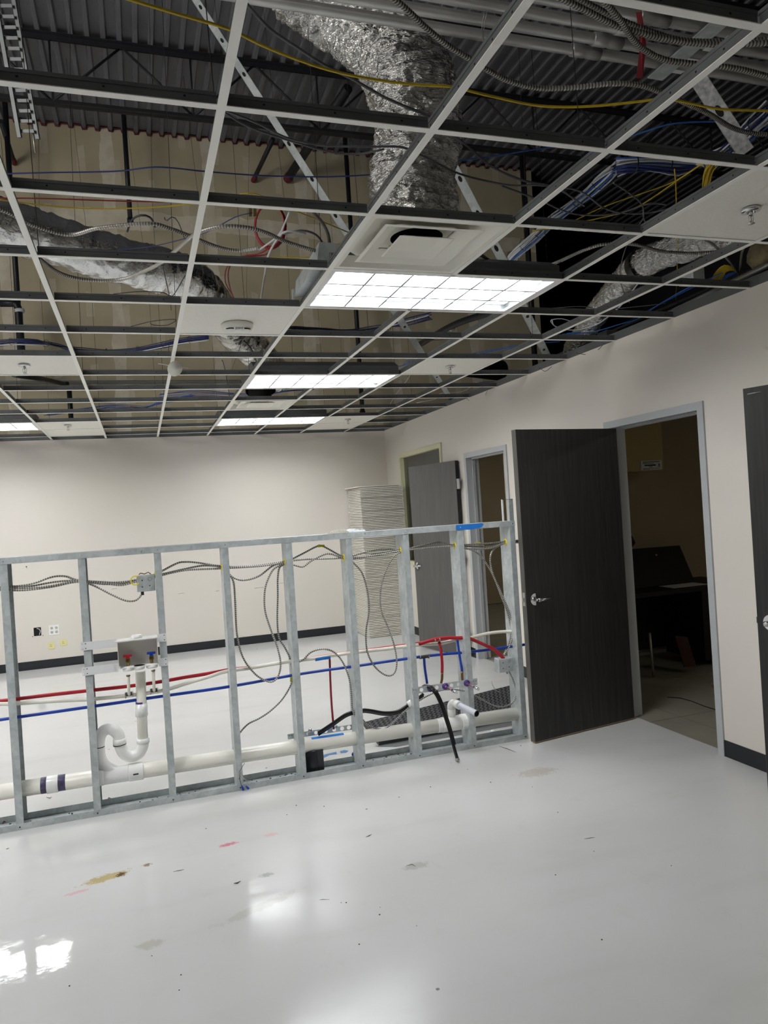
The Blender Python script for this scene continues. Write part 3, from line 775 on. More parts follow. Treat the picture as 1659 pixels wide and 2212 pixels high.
d1 = duct('flexible_duct', [Vector((.914, .914, 2.80)), Vector((.914, .916, 2.92)), Vector((.915, .93, 3.06)), UZ(905, 300, 3.22), UZ(893, 215, 3.42), UZ(866, 130, 3.66), UZ(800, 55, 3.90), UZ(730, 5, 4.08), UZ(640, -60, 4.25)], .175, .205,
          'large crumpled silver foil duct dropping onto the big white diffuser', FOIL, .034, seg=150, step=.006, fr=10.0, fold=.10)
d2 = duct('flexible_duct', [UZ(-120, 450, 3.42), UZ(0, 483, 3.40), UZ(120, 520, 3.36), UZ(270, 566, 3.30), UZ(375, 592, 3.28), UZ(430, 622, 3.25), UZ(470, 672, 3.22), UZ(520, 728, 3.15), UZ(566, 775, 3.10), UZ(600, 815, 3.10), Vector((.93, 5.30, 3.06)), Vector((.92, 5.22, 2.96)), Vector((.914, 5.18, 2.88))], .145, .15,
          'long silver foil duct sweeping from the left edge down to the far diffuser', FOIL2, .018, seg=72, step=.014, fr=5.0, fold=.06)
d3 = duct('flexible_duct', [UZ(1600, 490, 3.0), UZ(1540, 512, 3.0), UZ(1480, 533, 3.02), UZ(1430, 550, 3.04), UZ(1385, 572, 3.05), UZ(1350, 602, 3.05), UZ(1315, 645, 3.02), UZ(1280, 690, 2.98), UZ(1255, 730, 2.94), UZ(1238, 755, 2.92)], .085, .085,
          'smaller silver foil duct winding above the right wall', FOIL, .016, seg=48, step=.01, fr=12, fold=.08)
MB().lathe([(.098, -.03), (.100, -.025), (.100, .03), (.098, .035)], UZ(1385, 572, 3.05), (UZ(1430, 550, 3.04) - UZ(1350, 602, 3.05)), 32).build('black_band', BLACKR, d3)
# big dark round duct and black tank shapes in the dark
pipe('round_duct', [UZ(1005, 790, 3.3), UZ(1080, 800, 3.3)], .13, BLACKM, 'dark round duct deep above the right part of the grid', 'air duct', seg=24)

# gray housing tops beside fixtures: sloped metal box at the light's left end
e = empty('fixture_wiring_box', UZ(680, 620, 2.80), 'galvanized wiring housing at the left end of the large ceiling light', 'box')
mb = MB(); x0 = S - .045
mb.add([(x0, 1.27, CZ + .045), (x0, 1.80, CZ + .045), (x0 + .10, 1.80, CZ + .045), (x0 + .10, 1.27, CZ + .045), (x0 + .015, 1.27, CZ + .14), (x0 + .015, 1.80, CZ + .13), (x0 + .09, 1.80, CZ + .13), (x0 + .09, 1.27, CZ + .14)],
       [[3, 2, 1, 0], [4, 5, 6, 7], [0, 1, 5, 4], [1, 2, 6, 5], [2, 3, 7, 6], [3, 0, 4, 7]])
mb.build('housing', GALV, e); B(x0 - .012, x0, 1.78, 1.80, CZ + .03, CZ + .08).build('clip', GALV, e)

# ---- loose cables above the ceiling (picture points lifted to their heights)
def zp(pts, z, dz=0):
    if isinstance(z, (int, float)): return [UZ(a, b, z) for a, b in pts]
    n = len(pts); return [UZ(a, b, z[0] + (z[1] - z[0]) * i / (n - 1)) for i, (a, b) in enumerate(pts)]
bxcable(zp([(845, -8), (880, 22), (920, 60), (970, 100), (1020, 130), (1060, 155), (1100, 175), (1160, 190), (1230, 190), (1320, 181), (1380, 184), (1430, 200), (1480, 222), (1530, 245), (1580, 275), (1625, 288), (1680, 292)], 2.98), .0088,
        'thick armoured cable wandering from top centre to the right edge, yellow tape on it', pitch=.0105)
bxcable(zp([(1205, -8), (1260, 20), (1330, 55), (1380, 70), (1430, 82), (1500, 93), (1580, 96), (1680, 92)], 2.90), .0088, 'armoured cable crossing just under the steel conduits, upper right', pitch=.0105)
bxcable(zp([(1240, -8), (1290, 18), (1345, 45), (1400, 66), (1470, 86), (1560, 90), (1680, 84)], 2.95), .0080, 'darker armoured cable lying along the one under the conduits', pitch=.0105, m=STEEL)
bxcable(zp([(1295, -8), (1320, 20), (1345, 50), (1365, 82), (1395, 110), (1440, 130), (1520, 140), (1600, 150), (1680, 172)], 2.88), .0088, 'armoured cable curving below the conduits to the right edge', pitch=.0105)
bxcable(zp([(-15, 445), (25, 463), (75, 488), (150, 507), (216, 492), (320, 483), (365, 493), (415, 512), (472, 534), (513, 541), (560, 536)], 2.90), .0088, 'armoured cable snaking across the left, above the left foil duct', pitch=.0115)
bxcable(zp([(82, 556), (120, 585), (160, 600), (215, 606), (270, 602), (320, 582), (350, 566), (380, 541), (410, 515), (435, 500), (480, 489), (530, 491), (575, 503), (620, 523), (680, 541), (722, 545)], 2.86), .0092, 'armoured cable looping low in front of the left foil duct to the light', pitch=.0115)
bxcable(zp([(672, 455), (695, 480), (708, 505), (713, 535)], 2.90), .0080, 'short curved armoured cable dropping to the large light', pitch=.0105)
bxcable(zp([(1035, 548), (1070, 570), (1120, 585), (1150, 584), (1200, 568), (1260, 541), (1310, 527), (1370, 528), (1430, 543), (1500, 547), (1552, 543)], 2.86), .0088, 'armoured cable waving right of the large light', pitch=.0115)
bxcable(zp([(1515, 512), (1545, 532), (1572, 560), (1592, 585)], 2.90), .0070, 'short armoured cable dropping into the box over the right wall', pitch=.0105)
bxcable(zp([(1612, 528), (1603, 545), (1599, 583)], 2.90), .0070, 'second short armoured cable beside the yellow loops over the right wall', pitch=.0105)
q = zp([(1436, 203), (1449, 208)], 2.98); MB().cyl(q[0], q[1], .0105, 8).build('cable_tape', YEL, None, 'yellow tape wrapped round the thick armoured cable', 'tape', loc=q[0])
LC = [
 ([(258, -8), (330, 14), (400, 35), (440, 46), (500, 65), (560, 95), (620, 120), (690, 145), (760, 163), (830, 175), (900, 183), (975, 187), (1020, 198), (1080, 212), (1160, 228), (1240, 231), (1320, 226), (1400, 217), (1440, 213), (1500, 225), (1560, 236), (1680, 240)], 2.97, .0042, YELC, 'bright yellow cable swagging across the whole top of the grid'),
 ([(530, 5), (580, 60), (630, 95), (700, 140), (760, 170), (830, 210), (880, 232), (930, 255), (1000, 308), (1060, 358), (1130, 390), (1200, 405), (1262, 445)], 3.05, .0050, GRCAB, 'grey cable from top centre crossing the big foil duct to the right'),
 ([(480, 236), (560, 268), (620, 298), (700, 314), (820, 317), (870, 318), (930, 345), (1000, 378), (1100, 400), (1160, 400), (1250, 412), (1310, 452), (1380, 462), (1450, 450)], 2.99, .0040, GRCAB, 'grey cable swagging past the lower part of the big foil duct'),
 ([(480, 240), (540, 275), (640, 308), (720, 330), (780, 332), (830, 322)], 3.0, .0040, GRCAB, 'second grey cable swagging left of the big foil duct'),
 ([(1085, 402), (1160, 430), (1240, 462), (1330, 462), (1400, 440), (1440, 442)], 2.99, .004, GRCAB, 'grey cable among the tangle right of the big duct'),
 ([(1325, 395), (1370, 425), (1388, 445), (1390, 470), (1393, 480)], 2.95, .0035, GRCAB, 'short grey cable end dangling right of the tangle'),
 ([(-10, 376), (100, 373), (250, 370), (340, 361), (440, 370), (560, 379), (700, 382), (830, 376)], 3.4, .0036, NVCAB, 'thin blue wire strung across the bare drywall at upper left'),
 ([(960, 350), (1050, 340), (1140, 325), (1240, 311), (1350, 297), (1450, 268), (1560, 262)], 3.3, .0036, BLCAB, 'thin blue wire strung across the dark on the right'),
 ([(-10, 428), (100, 429), (250, 434), (440, 438)], 2.95, .0026, RDCAB, 'thin red wire just above the left cross tee'),
 ([(-10, 430), (90, 443), (200, 451), (330, 448), (420, 440)], 2.95, .0026, YELC, 'thin yellow wire sagging above the left cross tee'),
 ([(500, 425), (545, 417), (600, 440), (700, 480), (760, 505)], 3.0, .0026, YELC, 'thin yellow wire running behind the red coil'),
 ([(545, 558), (600, 556), (690, 556)], 2.9, .0026, YELC, 'thin yellow wire left of the light housing'),
 ([(1150, 498), (1210, 490), (1300, 448), (1380, 420), (1460, 390), (1560, 325)], 3.05, .0028, YELC, 'upper thin yellow wire crossing the blue and white bundle'),
 ([(1150, 500), (1230, 484), (1300, 470), (1380, 445), (1520, 352), (1559, 348)], 3.02, .0028, YELC, 'lower thin yellow wire crossing the blue and white bundle'),
 ([(1457, 366), (1460, 400), (1461, 450), (1462, 520), (1463, 600), (1460, 640), (1466, 660)], 3.0, .0028, YELC, 'thin yellow wire hanging straight down at right'),
 ([(660, 505), (615, 500), (590, 530), (577, 560), (571, 600), (563, 650)], 2.90, .0050, WHCAB, 'white cable hanging down left of the light housing'),
 ([(560, 540), (600, 510), (616, 480), (625, 458)], 2.95, .0045, WHCAB, 'white cable looping up behind the red coil'),
 ([(612, 505), (650, 498), (680, 505), (697, 525), (703, 545)], 2.92, .0050, GRCAB, 'grey cable arching to the light housing'),
 ([(602, 520), (575, 550), (540, 553), (515, 560), (490, 578), (487, 610), (500, 635), (507, 655)], 3.0, .0036, RDCAB, 'red cable trailing down from the coil'),
 ([(598, 525), (560, 548), (530, 552), (505, 562), (493, 590), (498, 625), (512, 660)], 3.0, .0036, RDCAB, 'second red cable trailing beside the first'),
 ([(250, 541), (330, 532), (400, 515), (450, 500), (510, 468), (545, 460)], 3.2, .0026, NVCAB, 'thin navy wire rising across the left duct'),
 ([(1008, 860), (1020, 872), (1031, 876), (1042, 866), (1052, 845)], 2.70, .0022, DKCAB, 'thin black wire loop hanging over the right wall, further back'),
 ([(1166, 795), (1178, 802), (1192, 792)], 2.70, .0022, DKCAB, 'small black wire loop hanging over the right wall'),
 ([(1245, 762), (1268, 766), (1290, 757), (1305, 742)], 2.715, .0022, DKCAB, 'black wire sagging onto the right wall under the foil duct'),
 ([(1145, 670), (1250, 662), (1300, 668), (1380, 662), (1440, 655)], 2.85, .0026, GRCAB, 'thin grey wire low above the grid at right'),
 ([(1390, 470), (1350, 540), (1340, 605), (1360, 655)], 2.9, .0026, GRCAB, 'thin grey wire dangling in front of the small duct') ,
 ([(1480, 520), (1440, 545), (1395, 590), (1350, 650), (1325, 675)], 2.88, .0042, WHCAB, 'white cable slanting in front of the small foil duct'),
 ([(1192, 690), (1200, 705), (1240, 713), (1290, 700), (1325, 675)], 2.86, .0036, WHCAB, 'white cable looping low left of the small duct'),
 ([(1195, 702), (1190, 692), (1210, 688), (1235, 694)], 2.90, .0030, WHCAB, 'small white loop end above the right wall'),
 ([(350, 560), (355, 590), (366, 640), (370, 670)], 3.1, .0028, DKCAB, 'dark thin wire in front of the left duct'),
 ([(245, 635), (300, 630), (355, 632), (372, 640), (400, 595)], 2.9, .0026, DKCAB, 'dark thin wire draped above the left cross tees'),
 ([(280, 706), (330, 694), (380, 690), (360, 703), (330, 702), (325, 698)], 2.95, .0026, DKCAB, 'dark wire curl under the left duct'),
 ([(355, 470), (360, 478), (372, 468), (385, 480), (400, 520)], 3.3, .0028, DKCAB, 'dark curled wire end above the left duct'),
 ([(275, 500), (285, 475), (305, 465), (325, 470), (335, 490)], 3.4, .0060, DKCAB, 'dark hoop of strap above the left duct'),
 ([(480, 778), (484, 790), (492, 830), (498, 870), (503, 880)], 2.95, .0040, DKCAB, 'dark cable with a bent hook top left of the second light'),
 ([(525, 735), (540, 750), (552, 775), (558, 800)], 2.95, .0060, DKCAB, 'dark hose pair dropping beside the foil duct'),
 ([(500, 800), (512, 768), (525, 735), (540, 728), (560, 735), (590, 725)], 2.9, .0030, GRCAB, 'thin grey cable slanting by the smoke detector tile'),
 ([(905, 770), (940, 757), (955, 745)], 2.95, .003, WHCAB, 'thin white wire above the middle of the grid'),
 ([(860, 724), (930, 735), (985, 728), (1040, 705), (1075, 690)], 3.0, .0030, GRCAB, 'grey cable swagging behind the large light'),
 ([(830, 900), (850, 860), (880, 820), (895, 790)], 2.9, .0030, WHCAB, 'thin pale wire slanting far back'),
 ([(900, 870), (940, 862), (952, 850), (1000, 845), (1030, 825)], 2.85, .0026, WHCAB, 'thin pale wire near the back right'),
]
for pts, z, r, m, l in LC:
    cable('loose_cable', zp(pts, z), r, m, l)
for k, (pts, z, m) in enumerate((([(900, 770), (980, 770), (1040, 764), (1100, 752), (1160, 742), (1210, 738)], 2.95, BLCAB), ([(905, 766), (990, 768), (1050, 758), (1120, 746), (1200, 738)], 3.0, BLCAB),
        ([(1215, 722), (1280, 717), (1340, 700), (1375, 690), (1420, 660), (1480, 625), (1520, 608), (1560, 590)], 2.88, BLCAB), ([(1225, 720), (1300, 712), (1360, 692), (1430, 655), (1530, 605), (1585, 590)], 2.92, BLCAB),
        ([(745, 790), (800, 800), (860, 792), (900, 778), (940, 770)], 2.92, BLCAB), ([(870, 790), (885, 775), (915, 765)], 2.95, BLCAB), ([(1035, 826), (1090, 822), (1140, 805), (1180, 790)], 2.85, BLCAB))):
    cable('blue_cable', zp(pts, z), .0040, m, 'thin blue data cable lying above the right half of the grid', 'cable', 'blue data cables above the right half')

def bundle(name, pts, z, r, n, mats, label, cr=.0035, ties=6, seed=1):
    rd = random.Random(seed); base = [UZ(a, b, z) if isinstance(z, (int, float)) else UZ(a, b, z[i]) for i, (a, b) in enumerate(pts)]
    e = empty(name, base[0], label, 'cable bundle')
    for k in range(n):
        ang = rd.random() * 6.28; ra = r * math.sqrt(rd.random()); ph = rd.random() * 6
        P = []
        for i, p in enumerate(base):
            t = (base[min(i + 1, len(base) - 1)] - base[max(0, i - 1)]).normalized(); u = t.orthogonal().normalized(); w = t.cross(u)
            a = ang + .25 * math.sin(i * .9 + ph); P.append(p + (u * math.cos(a) + w * math.sin(a)) * ra * (1 + .25 * math.sin(i * 1.7 + ph)))
        cable('cable', P, cr, mats[k % len(mats)], None, parent=e, step=.05, seg=5)
    sp = smooth_path(base, .02)
    for k in range(ties):
        i = int((k + .5) / ties * (len(sp) - 2)); d = sp[i + 1] - sp[i]
        MB().lathe([(r * 1.05, -.003), (r * 1.12, 0), (r * 1.05, .003)], sp[i], d, 12).build('tie', BLACKR, e)
bundle('cable_bundle', [(1085, 590), (1110, 552), (1150, 515), (1195, 472), (1240, 440), (1280, 405), (1310, 378), (1332, 362)], 3.10, .034, 20, [WHCAB, BLCAB, WHCAB, WHCAB, NVCAB], 'fat bundle of blue and white cables slanting up right of the diffuser', .0042, 7, 2)
bundle('cable_bundle', [(1332, 362), (1365, 355), (1420, 355), (1480, 358), (1530, 350), (1575, 325), (1615, 285), (1670, 235)], 3.10, .034, 20, [WHCAB, NVCAB, WHCAB, BLCAB, NVCAB], 'blue and white cable bundle running level and up to the right edge', .0042, 5, 3)
bundle('cable_bundle', [(-10, 742), (40, 737), (80, 738), (120, 747), (170, 757), (230, 760), (290, 756), (340, 748), (390, 737), (450, 727)], 3.15, .028, 14, [NVCAB, NVCAB, WHCAB, DKCAB, NVCAB], 'navy and white cable bundle sagging across the left side', .0045, 7, 4)
bundle('cable_bundle', [(600, 716), (640, 713), (700, 716), (760, 718), (820, 710), (870, 698), (930, 682)], 3.15, .028, 12, [NVCAB, WHCAB, DKCAB, NVCAB], 'navy and white cable bundle behind the large light', .0045, 5, 5)
bundle('cable_bundle', [(100, 892), (150, 886), (200, 880), (260, 873), (310, 878), (350, 872), (420, 858)], 2.95, .050, 6, [BLCAB, BLCAB, NVCAB], 'loose bundle of blue cables over the far left grid', .0032, 0, 6)
bundle('cable_bundle', [(345, 860), (420, 852), (500, 856), (560, 856), (620, 846), (680, 842)], 2.95, .050, 6, [BLCAB, NVCAB, BLCAB], 'loose bundle of blue cables behind the second light', .0032, 0, 7)
bundle('cable_bundle', [(1555, 335), (1540, 350), (1530, 372), (1524, 405)], 3.0, .022, 12, [YELC], 'bunch of yellow cables hanging at the right tile edge', .0035, 0, 8)
# yellow arcs at the box over the right wall
e = empty('cable_bundle', UZ(1560, 600, 2.9), 'fan of yellow cable loops over the right wall near the steel box', 'cable bundle')
for k in range(9):
    cable('cable', zp([(1535 + k * 2, 612 + k), (1545 + k * 3, 590 - k * .5), (1565 + k * 3, 573 + k * 1.5), (1590 + k, 580 + k * 2)], 2.90), .0035, YELC, None, parent=e, seg=5)
for k in range(4): cable('cable', zp([(1545 + k * 3, 615), (1560 + k * 4, 598), (1592, 586 + k * 2)], 2.90), .0035, BLCAB, None, parent=e, seg=5)
# red coil hung near the drywall
c0 = UZ(583, 487, 3.4); e = empty('cable_coil', c0, 'coil of red cable hanging above the left grid', 'coil')
for k in range(3):
    rx, rz = .088 + .004 * k, .128 + .005 * k; MB().tube([c0 + CR * (rx * math.cos(t * .2618)) + CU * (rz * math.sin(t * .2618)) + CF * (.008 * k) for t in range(25)], .005, 6, cap=False).build('turn', RDCAB, e)
q = UZ(546, 456, 3.3); e = empty('strap_clip', q, 'small brass-coloured clip on a wire by the red coil', 'clip')
for s_ in (-.012, .012): MB().box(-.008, .008, -.03, .03, -.004, .004, frame_mat(q + CR * s_, CR, CU)).build('prong', BRASS, e)
q = UZ(1652, 550, 2.95)
mb = MB()
mb.lathe([(0, -.12), (.05, -.11), (.075, -.06), (.085, 0), (.08, .05), (.05, .10), (0, .11)], q, (.3, 1, .1), 14)
mb.v = [p + Vector((noise.noise(p * 18), noise.noise(p * 18 + Vector((3, 0, 0))), noise.noise(p * 18 + Vector((0, 3, 0))))) * .03 for p in mb.v]
mb.build('insulation_tuft', INSUL, None, 'tan tuft of insulation at the right edge above the wall', 'insulation', loc=q)
q = UZ(1020, 690, 3.1)
pipe('branch_pipe', [UZ(905, 745, 3.3), UZ(985, 700, 3.3), UZ(1085, 668, 3.3)], .030, BLACKM, 'dark slanting pipe behind the large light', 'pipe')
MB().lathe([(.036, -.02), (.038, 0), (.036, .02)], UZ(975, 707, 3.3), (UZ(985, 700, 3.3) - UZ(905, 745, 3.3)), 14).build('pipe_clamp', STEEL, None, 'bright clamp ring on the dark slanting pipe', 'clamp')

# ================================================================== STUD PARTITION
PY, PD, PT = 2.50, .150, 1.500     # front plane, depth, top
PX1 = 2.158
sw = empty('stud_partition', (.5, PY, 0), 'low bare galvanized steel stud partition standing across the room', 'stud wall')
XS = [-1.021, -.622, -.209, .180, .568, .953, 1.340, 1.732, 2.118]
XS = [-1.42] + XS
mb = MB(); t = .0015
def track(name, z0, z1, up):
    x0 = -1.9; lip = .036; m = MB()
    if up: m.box(x0, PX1, PY - .001, PY + PD + .001, z0, z0 + t); m.box(x0, PX1, PY - .0025, PY - .001, z0, z0 + lip); m.box(x0, PX1, PY + PD + .001, PY + PD + .0025, z0, z0 + lip)
    else: m.box(x0, PX1, PY - .001, PY + PD + .001, z1 - t, z1); m.box(x0, PX1, PY - .0025, PY - .001, z1 - lip, z1); m.box(x0, PX1, PY + PD + .001, PY + PD + .0025, z1 - lip, z1)
    m.build(name, GALV, sw)
track('bottom_track', 0.0005, 0, True); track('top_track', 0, PT, False)
def stud_mesh():
    w = .0385; z0, z1 = .003, PT - .003; m = MB()
    m.box(0, t, 0, PD, z0, z1)                                   # web
    m.box(t, w, 0, t, z0, z1); m.box(t, w, PD - t, PD, z0, z1)   # flanges
    m.box(w - t, w, t, .009, z0, z1); m.box(w - t, w, PD - .009, PD - t, z0, z1)
    m.use(HOLE)
    return m
st_me = None
for i, x in enumerate(XS):
    if st_me is None:
        m = stud_mesh(); m.mats = []; o = m.build('stud', GALV, None); st_me = o.data; o.parent = sw; o.location = Vector((x, PY, 0)) - worg(sw)
    else:
        o = bpy.data.objects.new('stud', st_me); COL.objects.link(o); o.parent = sw; o.location = Vector((x, PY, 0)) - worg(sw)
    # screw heads at top and bottom
    for z in (PT - .018, .018):
        MB().lathe([(.0, -.003), (.004, -.003), (.0045, 0)], (x + .019, PY - .0025, z), (0, 1, 0), 8).build('screw', CHROME if z > 1 else DKCAB, sw)
for a, b, c_ in ((788, 1153, "'0"), (306, 1192, "0'")):
    text(c_, .016, frame_mat(UY(a, b, PY - .0027), (1, 0, 0), (0, 0, 1)), INK, 'stamp_mark', sw)
# dust and scraps in the bottom track
rd = random.Random(5); mb = MB()
for k in range(130):
    x = rd.choice((-.95, -.75, -.25, -.1, .2, .45, 1.1, 1.3)) + rd.gauss(0, .07); y = PY + .02 + rd.random() * .11; s_ = .002 + rd.random() * .006
    mb.box(x, x + s_ * 1.6, y, y + s_, .0021, .0035 + s_ * .3)
mb.build('track_debris', mat('dark_debris', '24211d', .9), None, 'dark crumbs of debris lying in the bottom track', 'debris', kind='stuff')

WZ = lambda px, py, y=2.575: UY(px, py, y)
def wp(pts, y=2.575, ys=None): return [UY(a, b, ys[i] if ys else y) for i, (a, b) in enumerate(pts)]

# yellow grommets in the stud webs
for k, (i, px, py) in enumerate(((2, 167, 1254), (3, 340, 1240), (4, 477, 1225), (5, 617, 1214), (6, 745, 1204), (7, 867, 1189), (8, 981, 1178), (9, 1091, 1171))):
    x = XS[i]; c = UX(px, py, x); c.y = PY + PD / 2
    c.z = UY(px, py, c.y).z
    e = MB().lathe([(.014, -.004), (.022, -.004), (.024, 0), (.022, .005), (.014, .005), (.014, -.004)], c, (1, 0, 0), 18); e.build('grommet', YEL, sw, label='yellow plastic grommet')
    XS[i] = x
GZ = {}
# ---- armoured cables through the studs
gy = PY + PD / 2
def PB(pts, y=gy, j=0.0, r=.0062, label='', group='armoured cables bundled through the studs', seed=1, **k):
    rd = random.Random(seed)
    return bxcable([UY(a, b + rd.uniform(-j, j), y + rd.uniform(-.006, .006)) for a, b in pts], r, label, group, pitch=.0125, **k)
PB([(-15, 1270), (60, 1263), (110, 1247), (140, 1245), (167, 1253), (215, 1257), (255, 1258), (292, 1253), (336, 1240), (380, 1218), (400, 1214), (430, 1216), (477, 1223), (520, 1224), (560, 1221), (617, 1213), (660, 1208), (700, 1207), (745, 1204), (800, 1190), (830, 1186), (867, 1188), (920, 1177), (950, 1173), (981, 1177), (1040, 1175), (1091, 1170), (1135, 1166)], gy, label='armoured cable running through all the studs, upper strand')
PB([(-15, 1273), (50, 1269), (120, 1257), (167, 1255), (230, 1262), (292, 1257), (336, 1244), (400, 1229), (440, 1222), (477, 1226), (505, 1248), (530, 1253), (560, 1244), (590, 1222), (617, 1214), (650, 1198), (683, 1181), (697, 1180), (745, 1204), (780, 1206), (810, 1196), (867, 1190), (900, 1185), (930, 1174), (950, 1172), (981, 1178), (1030, 1181), (1060, 1180), (1091, 1172), (1135, 1170)], gy + .012, label='armoured cable dipping and rising between the studs, yellow tape on its crest', seed=2)
PB([(-15, 1268), (60, 1270), (110, 1265), (167, 1256), (215, 1259), (260, 1264), (292, 1257), (336, 1246), (400, 1232), (477, 1228), (560, 1223), (617, 1216), (640, 1222), (655, 1224), (672, 1212), (700, 1198), (715, 1197), (745, 1204), (800, 1201), (867, 1190), (920, 1184), (981, 1180), (1020, 1186), (1060, 1184), (1091, 1173), (1135, 1172)], gy - .012, label='armoured cable running the full length through the studs, lower strand', seed=3)
PB([(-15, 1274), (50, 1275), (110, 1268), (167, 1257), (200, 1264), (240, 1284), (270, 1297), (290, 1298), (302, 1290), (305, 1284)], gy - .01, label='armoured cable drooping from the second stud into the upper junction box', group='', seed=4)
PB([(480, 1228), (497, 1243), (505, 1260), (508, 1300), (512, 1370), (525, 1420), (550, 1455), (575, 1471), (592, 1471), (603, 1455), (606, 1430), (598, 1395), (583, 1355), (572, 1315), (573, 1270), (587, 1235), (603, 1222), (617, 1216)], gy - .015, label='armoured cable hanging in a deep loop between the fifth and sixth studs', group='', seed=5)
PB([(617, 1218), (604, 1226), (600, 1250), (600, 1290), (599, 1340), (603, 1378), (616, 1400), (627, 1425), (632, 1460), (628, 1480), (610, 1510), (585, 1535), (560, 1552), (535, 1565), (515, 1588), (506, 1612), (508, 1635), (515, 1655), (517, 1668)], gy + .0, label='grey armoured cable dropping by the sixth stud and sweeping down to loose wires', group='', seed=6, m=STEEL)
PB([(760, 1212), (782, 1238), (794, 1280), (797, 1320), (791, 1362), (793, 1405), (808, 1438), (832, 1458), (850, 1456), (857, 1435), (853, 1400), (840, 1360), (824, 1320), (822, 1280), (831, 1238), (850, 1203), (867, 1191)], gy - .01, label='armoured cable hanging in a long loop in front of the tile stack', group='', seed=7)
PB([(990, 1181), (1030, 1194), (1060, 1233), (1083, 1288), (1098, 1330), (1104, 1365), (1098, 1392), (1088, 1415)], gy + .01, label='armoured cable curving down to the lower right junction box', group='', seed=8)
PB([(1091, 1173), (1068, 1185), (1059, 1205), (1064, 1238), (1084, 1283), (1102, 1330), (1108, 1365), (1102, 1392), (1090, 1415)], gy - .005, label='armoured cable looping back from the last grommet to the junction box', group='', seed=9)
PB([(640, 1432), (655, 1425), (672, 1409), (697, 1402), (720, 1408), (740, 1430), (754, 1465), (759, 1500), (761, 1530), (768, 1547), (777, 1540)], gy - .02, label='armoured cable arching low beside the seventh stud', group='', seed=10)
PB([(780, 1550), (795, 1566), (815, 1574), (835, 1572), (858, 1552), (885, 1527), (905, 1514), (930, 1500), (960, 1490), (1000, 1492), (1030, 1505), (1062, 1522), (1085, 1527), (1108, 1517), (1115, 1495), (1108, 1468), (1097, 1445)], gy - .01, r=.0055, label='thin grey cable winding low from the seventh stud round to the last stud', group='', seed=11, m=STEEL)
for (a, b) in (((687, 1180), (701, 1179)), ((1026, 1174), (1040, 1174))):
    p, q = UY(*a, gy + .01), UY(*b, gy + .01); MB().cyl(p, q, .0078, 8).build('cable_tape', YEL, None, 'yellow tape band on an armoured cable between the studs', 'tape', 'yellow tape bands on armoured cables', loc=p)
p, q = UY(632, 1455, gy), UY(629, 1472, gy); MB().cyl(p, q, .0085, 8).build('cable_tape', mat('olive_tape', 'a8a010', .5), None, 'olive tape band on the cable at the sixth stud', 'tape', loc=p)
# loose wire ends with blue nuts
e = empty('wire_ends', UY(520, 1668, 2.52), 'loose stripped wires with two blue wire nuts over the bottom track', 'wires')
for pts, m in (([(517, 1666), (520, 1685), (526, 1700)], WHCAB), ([(517, 1666), (519, 1688), (524, 1705)], BLACKR), ([(517, 1668), (524, 1655), (529, 1648)], GRCAB), ([(518, 1672), (530, 1685), (537, 1687)], WHCAB), ([(519, 1668), (517, 1674), (520, 1679), (516, 1683)], COPPER)):
    cable('wire', wp(pts, 2.49), .0018, m, None, parent=e)
for a, b in (((522, 1697), (526, 1707)), ((531, 1698), (537, 1704))): MB().cyl(UY(*a, 2.48), UY(*b, 2.48), .0045, 8, .007).build('wire_nut', PEXB, e)

# ---- junction boxes
def jbox(x0, x1, z0, z1, y0, y1, label, kn=((.3, .3), (.3, .7), (.7, .35))):
    e = empty('junction_box', ((x0 + x1) / 2, y0, z0), label, 'junction box')
    m = MB(); m.box(x0, x1, y0, y1, z0, z1, bev=.004); m.build('box', GALV, e)
    for a, b in kn: MB().lathe([(.0, -.001), (.0035, -.001), (.0035, .0)], (x0 + (x1 - x0) * a, y0 - .0002, z0 + (z1 - z0) * b), (0, 1, 0), 8).build('hole', HOLE, e)
    MB().lathe([(.008, -.0015), (.011, -.0015), (.012, .0)], (x0 + (x1 - x0) * .72, y0, z0 + (z1 - z0) * .75), (0, 1, 0), 16).build('knockout', STEEL, e)
    return e
j1 = jbox(-.315, -.213, 1.243, 1.338, 2.525, 2.575, 'square steel junction box on the fourth stud, under the cable bundle')
MB().lathe([(.009, 0), (.009, .025), (.006, .025)], (-.287, 2.55, 1.222), (0, 0, 1), 10).build('connector', DKCAB, j1)
c = UY(292, 1254, 2.515); MB().tube([c + Vector((.024 * math.cos(t_ * .35), 0, .026 * math.sin(t_ * .35))) for t_ in range(2, 17)], .0035, 6).build('cable_ring', YEL, j1)
MB().tube(wp([(300, 1241), (304, 1238), (312, 1240), (320, 1236), (326, 1240)], 2.54), .003, 5).build('red_wire', COPPER, j1)
j2 = jbox(1.985, 2.095, .468, .562, 2.53, 2.60, 'square steel junction box low on the last stud, red pipe end in front')
MB().lathe([(.008, 0), (.008, .02)], (2.06, 2.56, .449), (0, 0, 1), 10).build('connector', STEEL, j2)
j3 = empty('floor_box', (.67, 2.57, .003), 'dark round floor box standing in the track under the drain pipe', 'junction box')
MB().lathe([(.0, 0), (.052, 0), (.055, .01), (.055, .145), (.045, .152), (.0, .152)], (.665, 2.585, .003), (0, 0, 1), 24).build('drum', mat('dark_zinc', '3d4044', .4, metal=.7), j3)
B(.690, .728, 2.535, 2.600, .004, .150).build('side_bracket', MATS['dark_zinc'], j3)

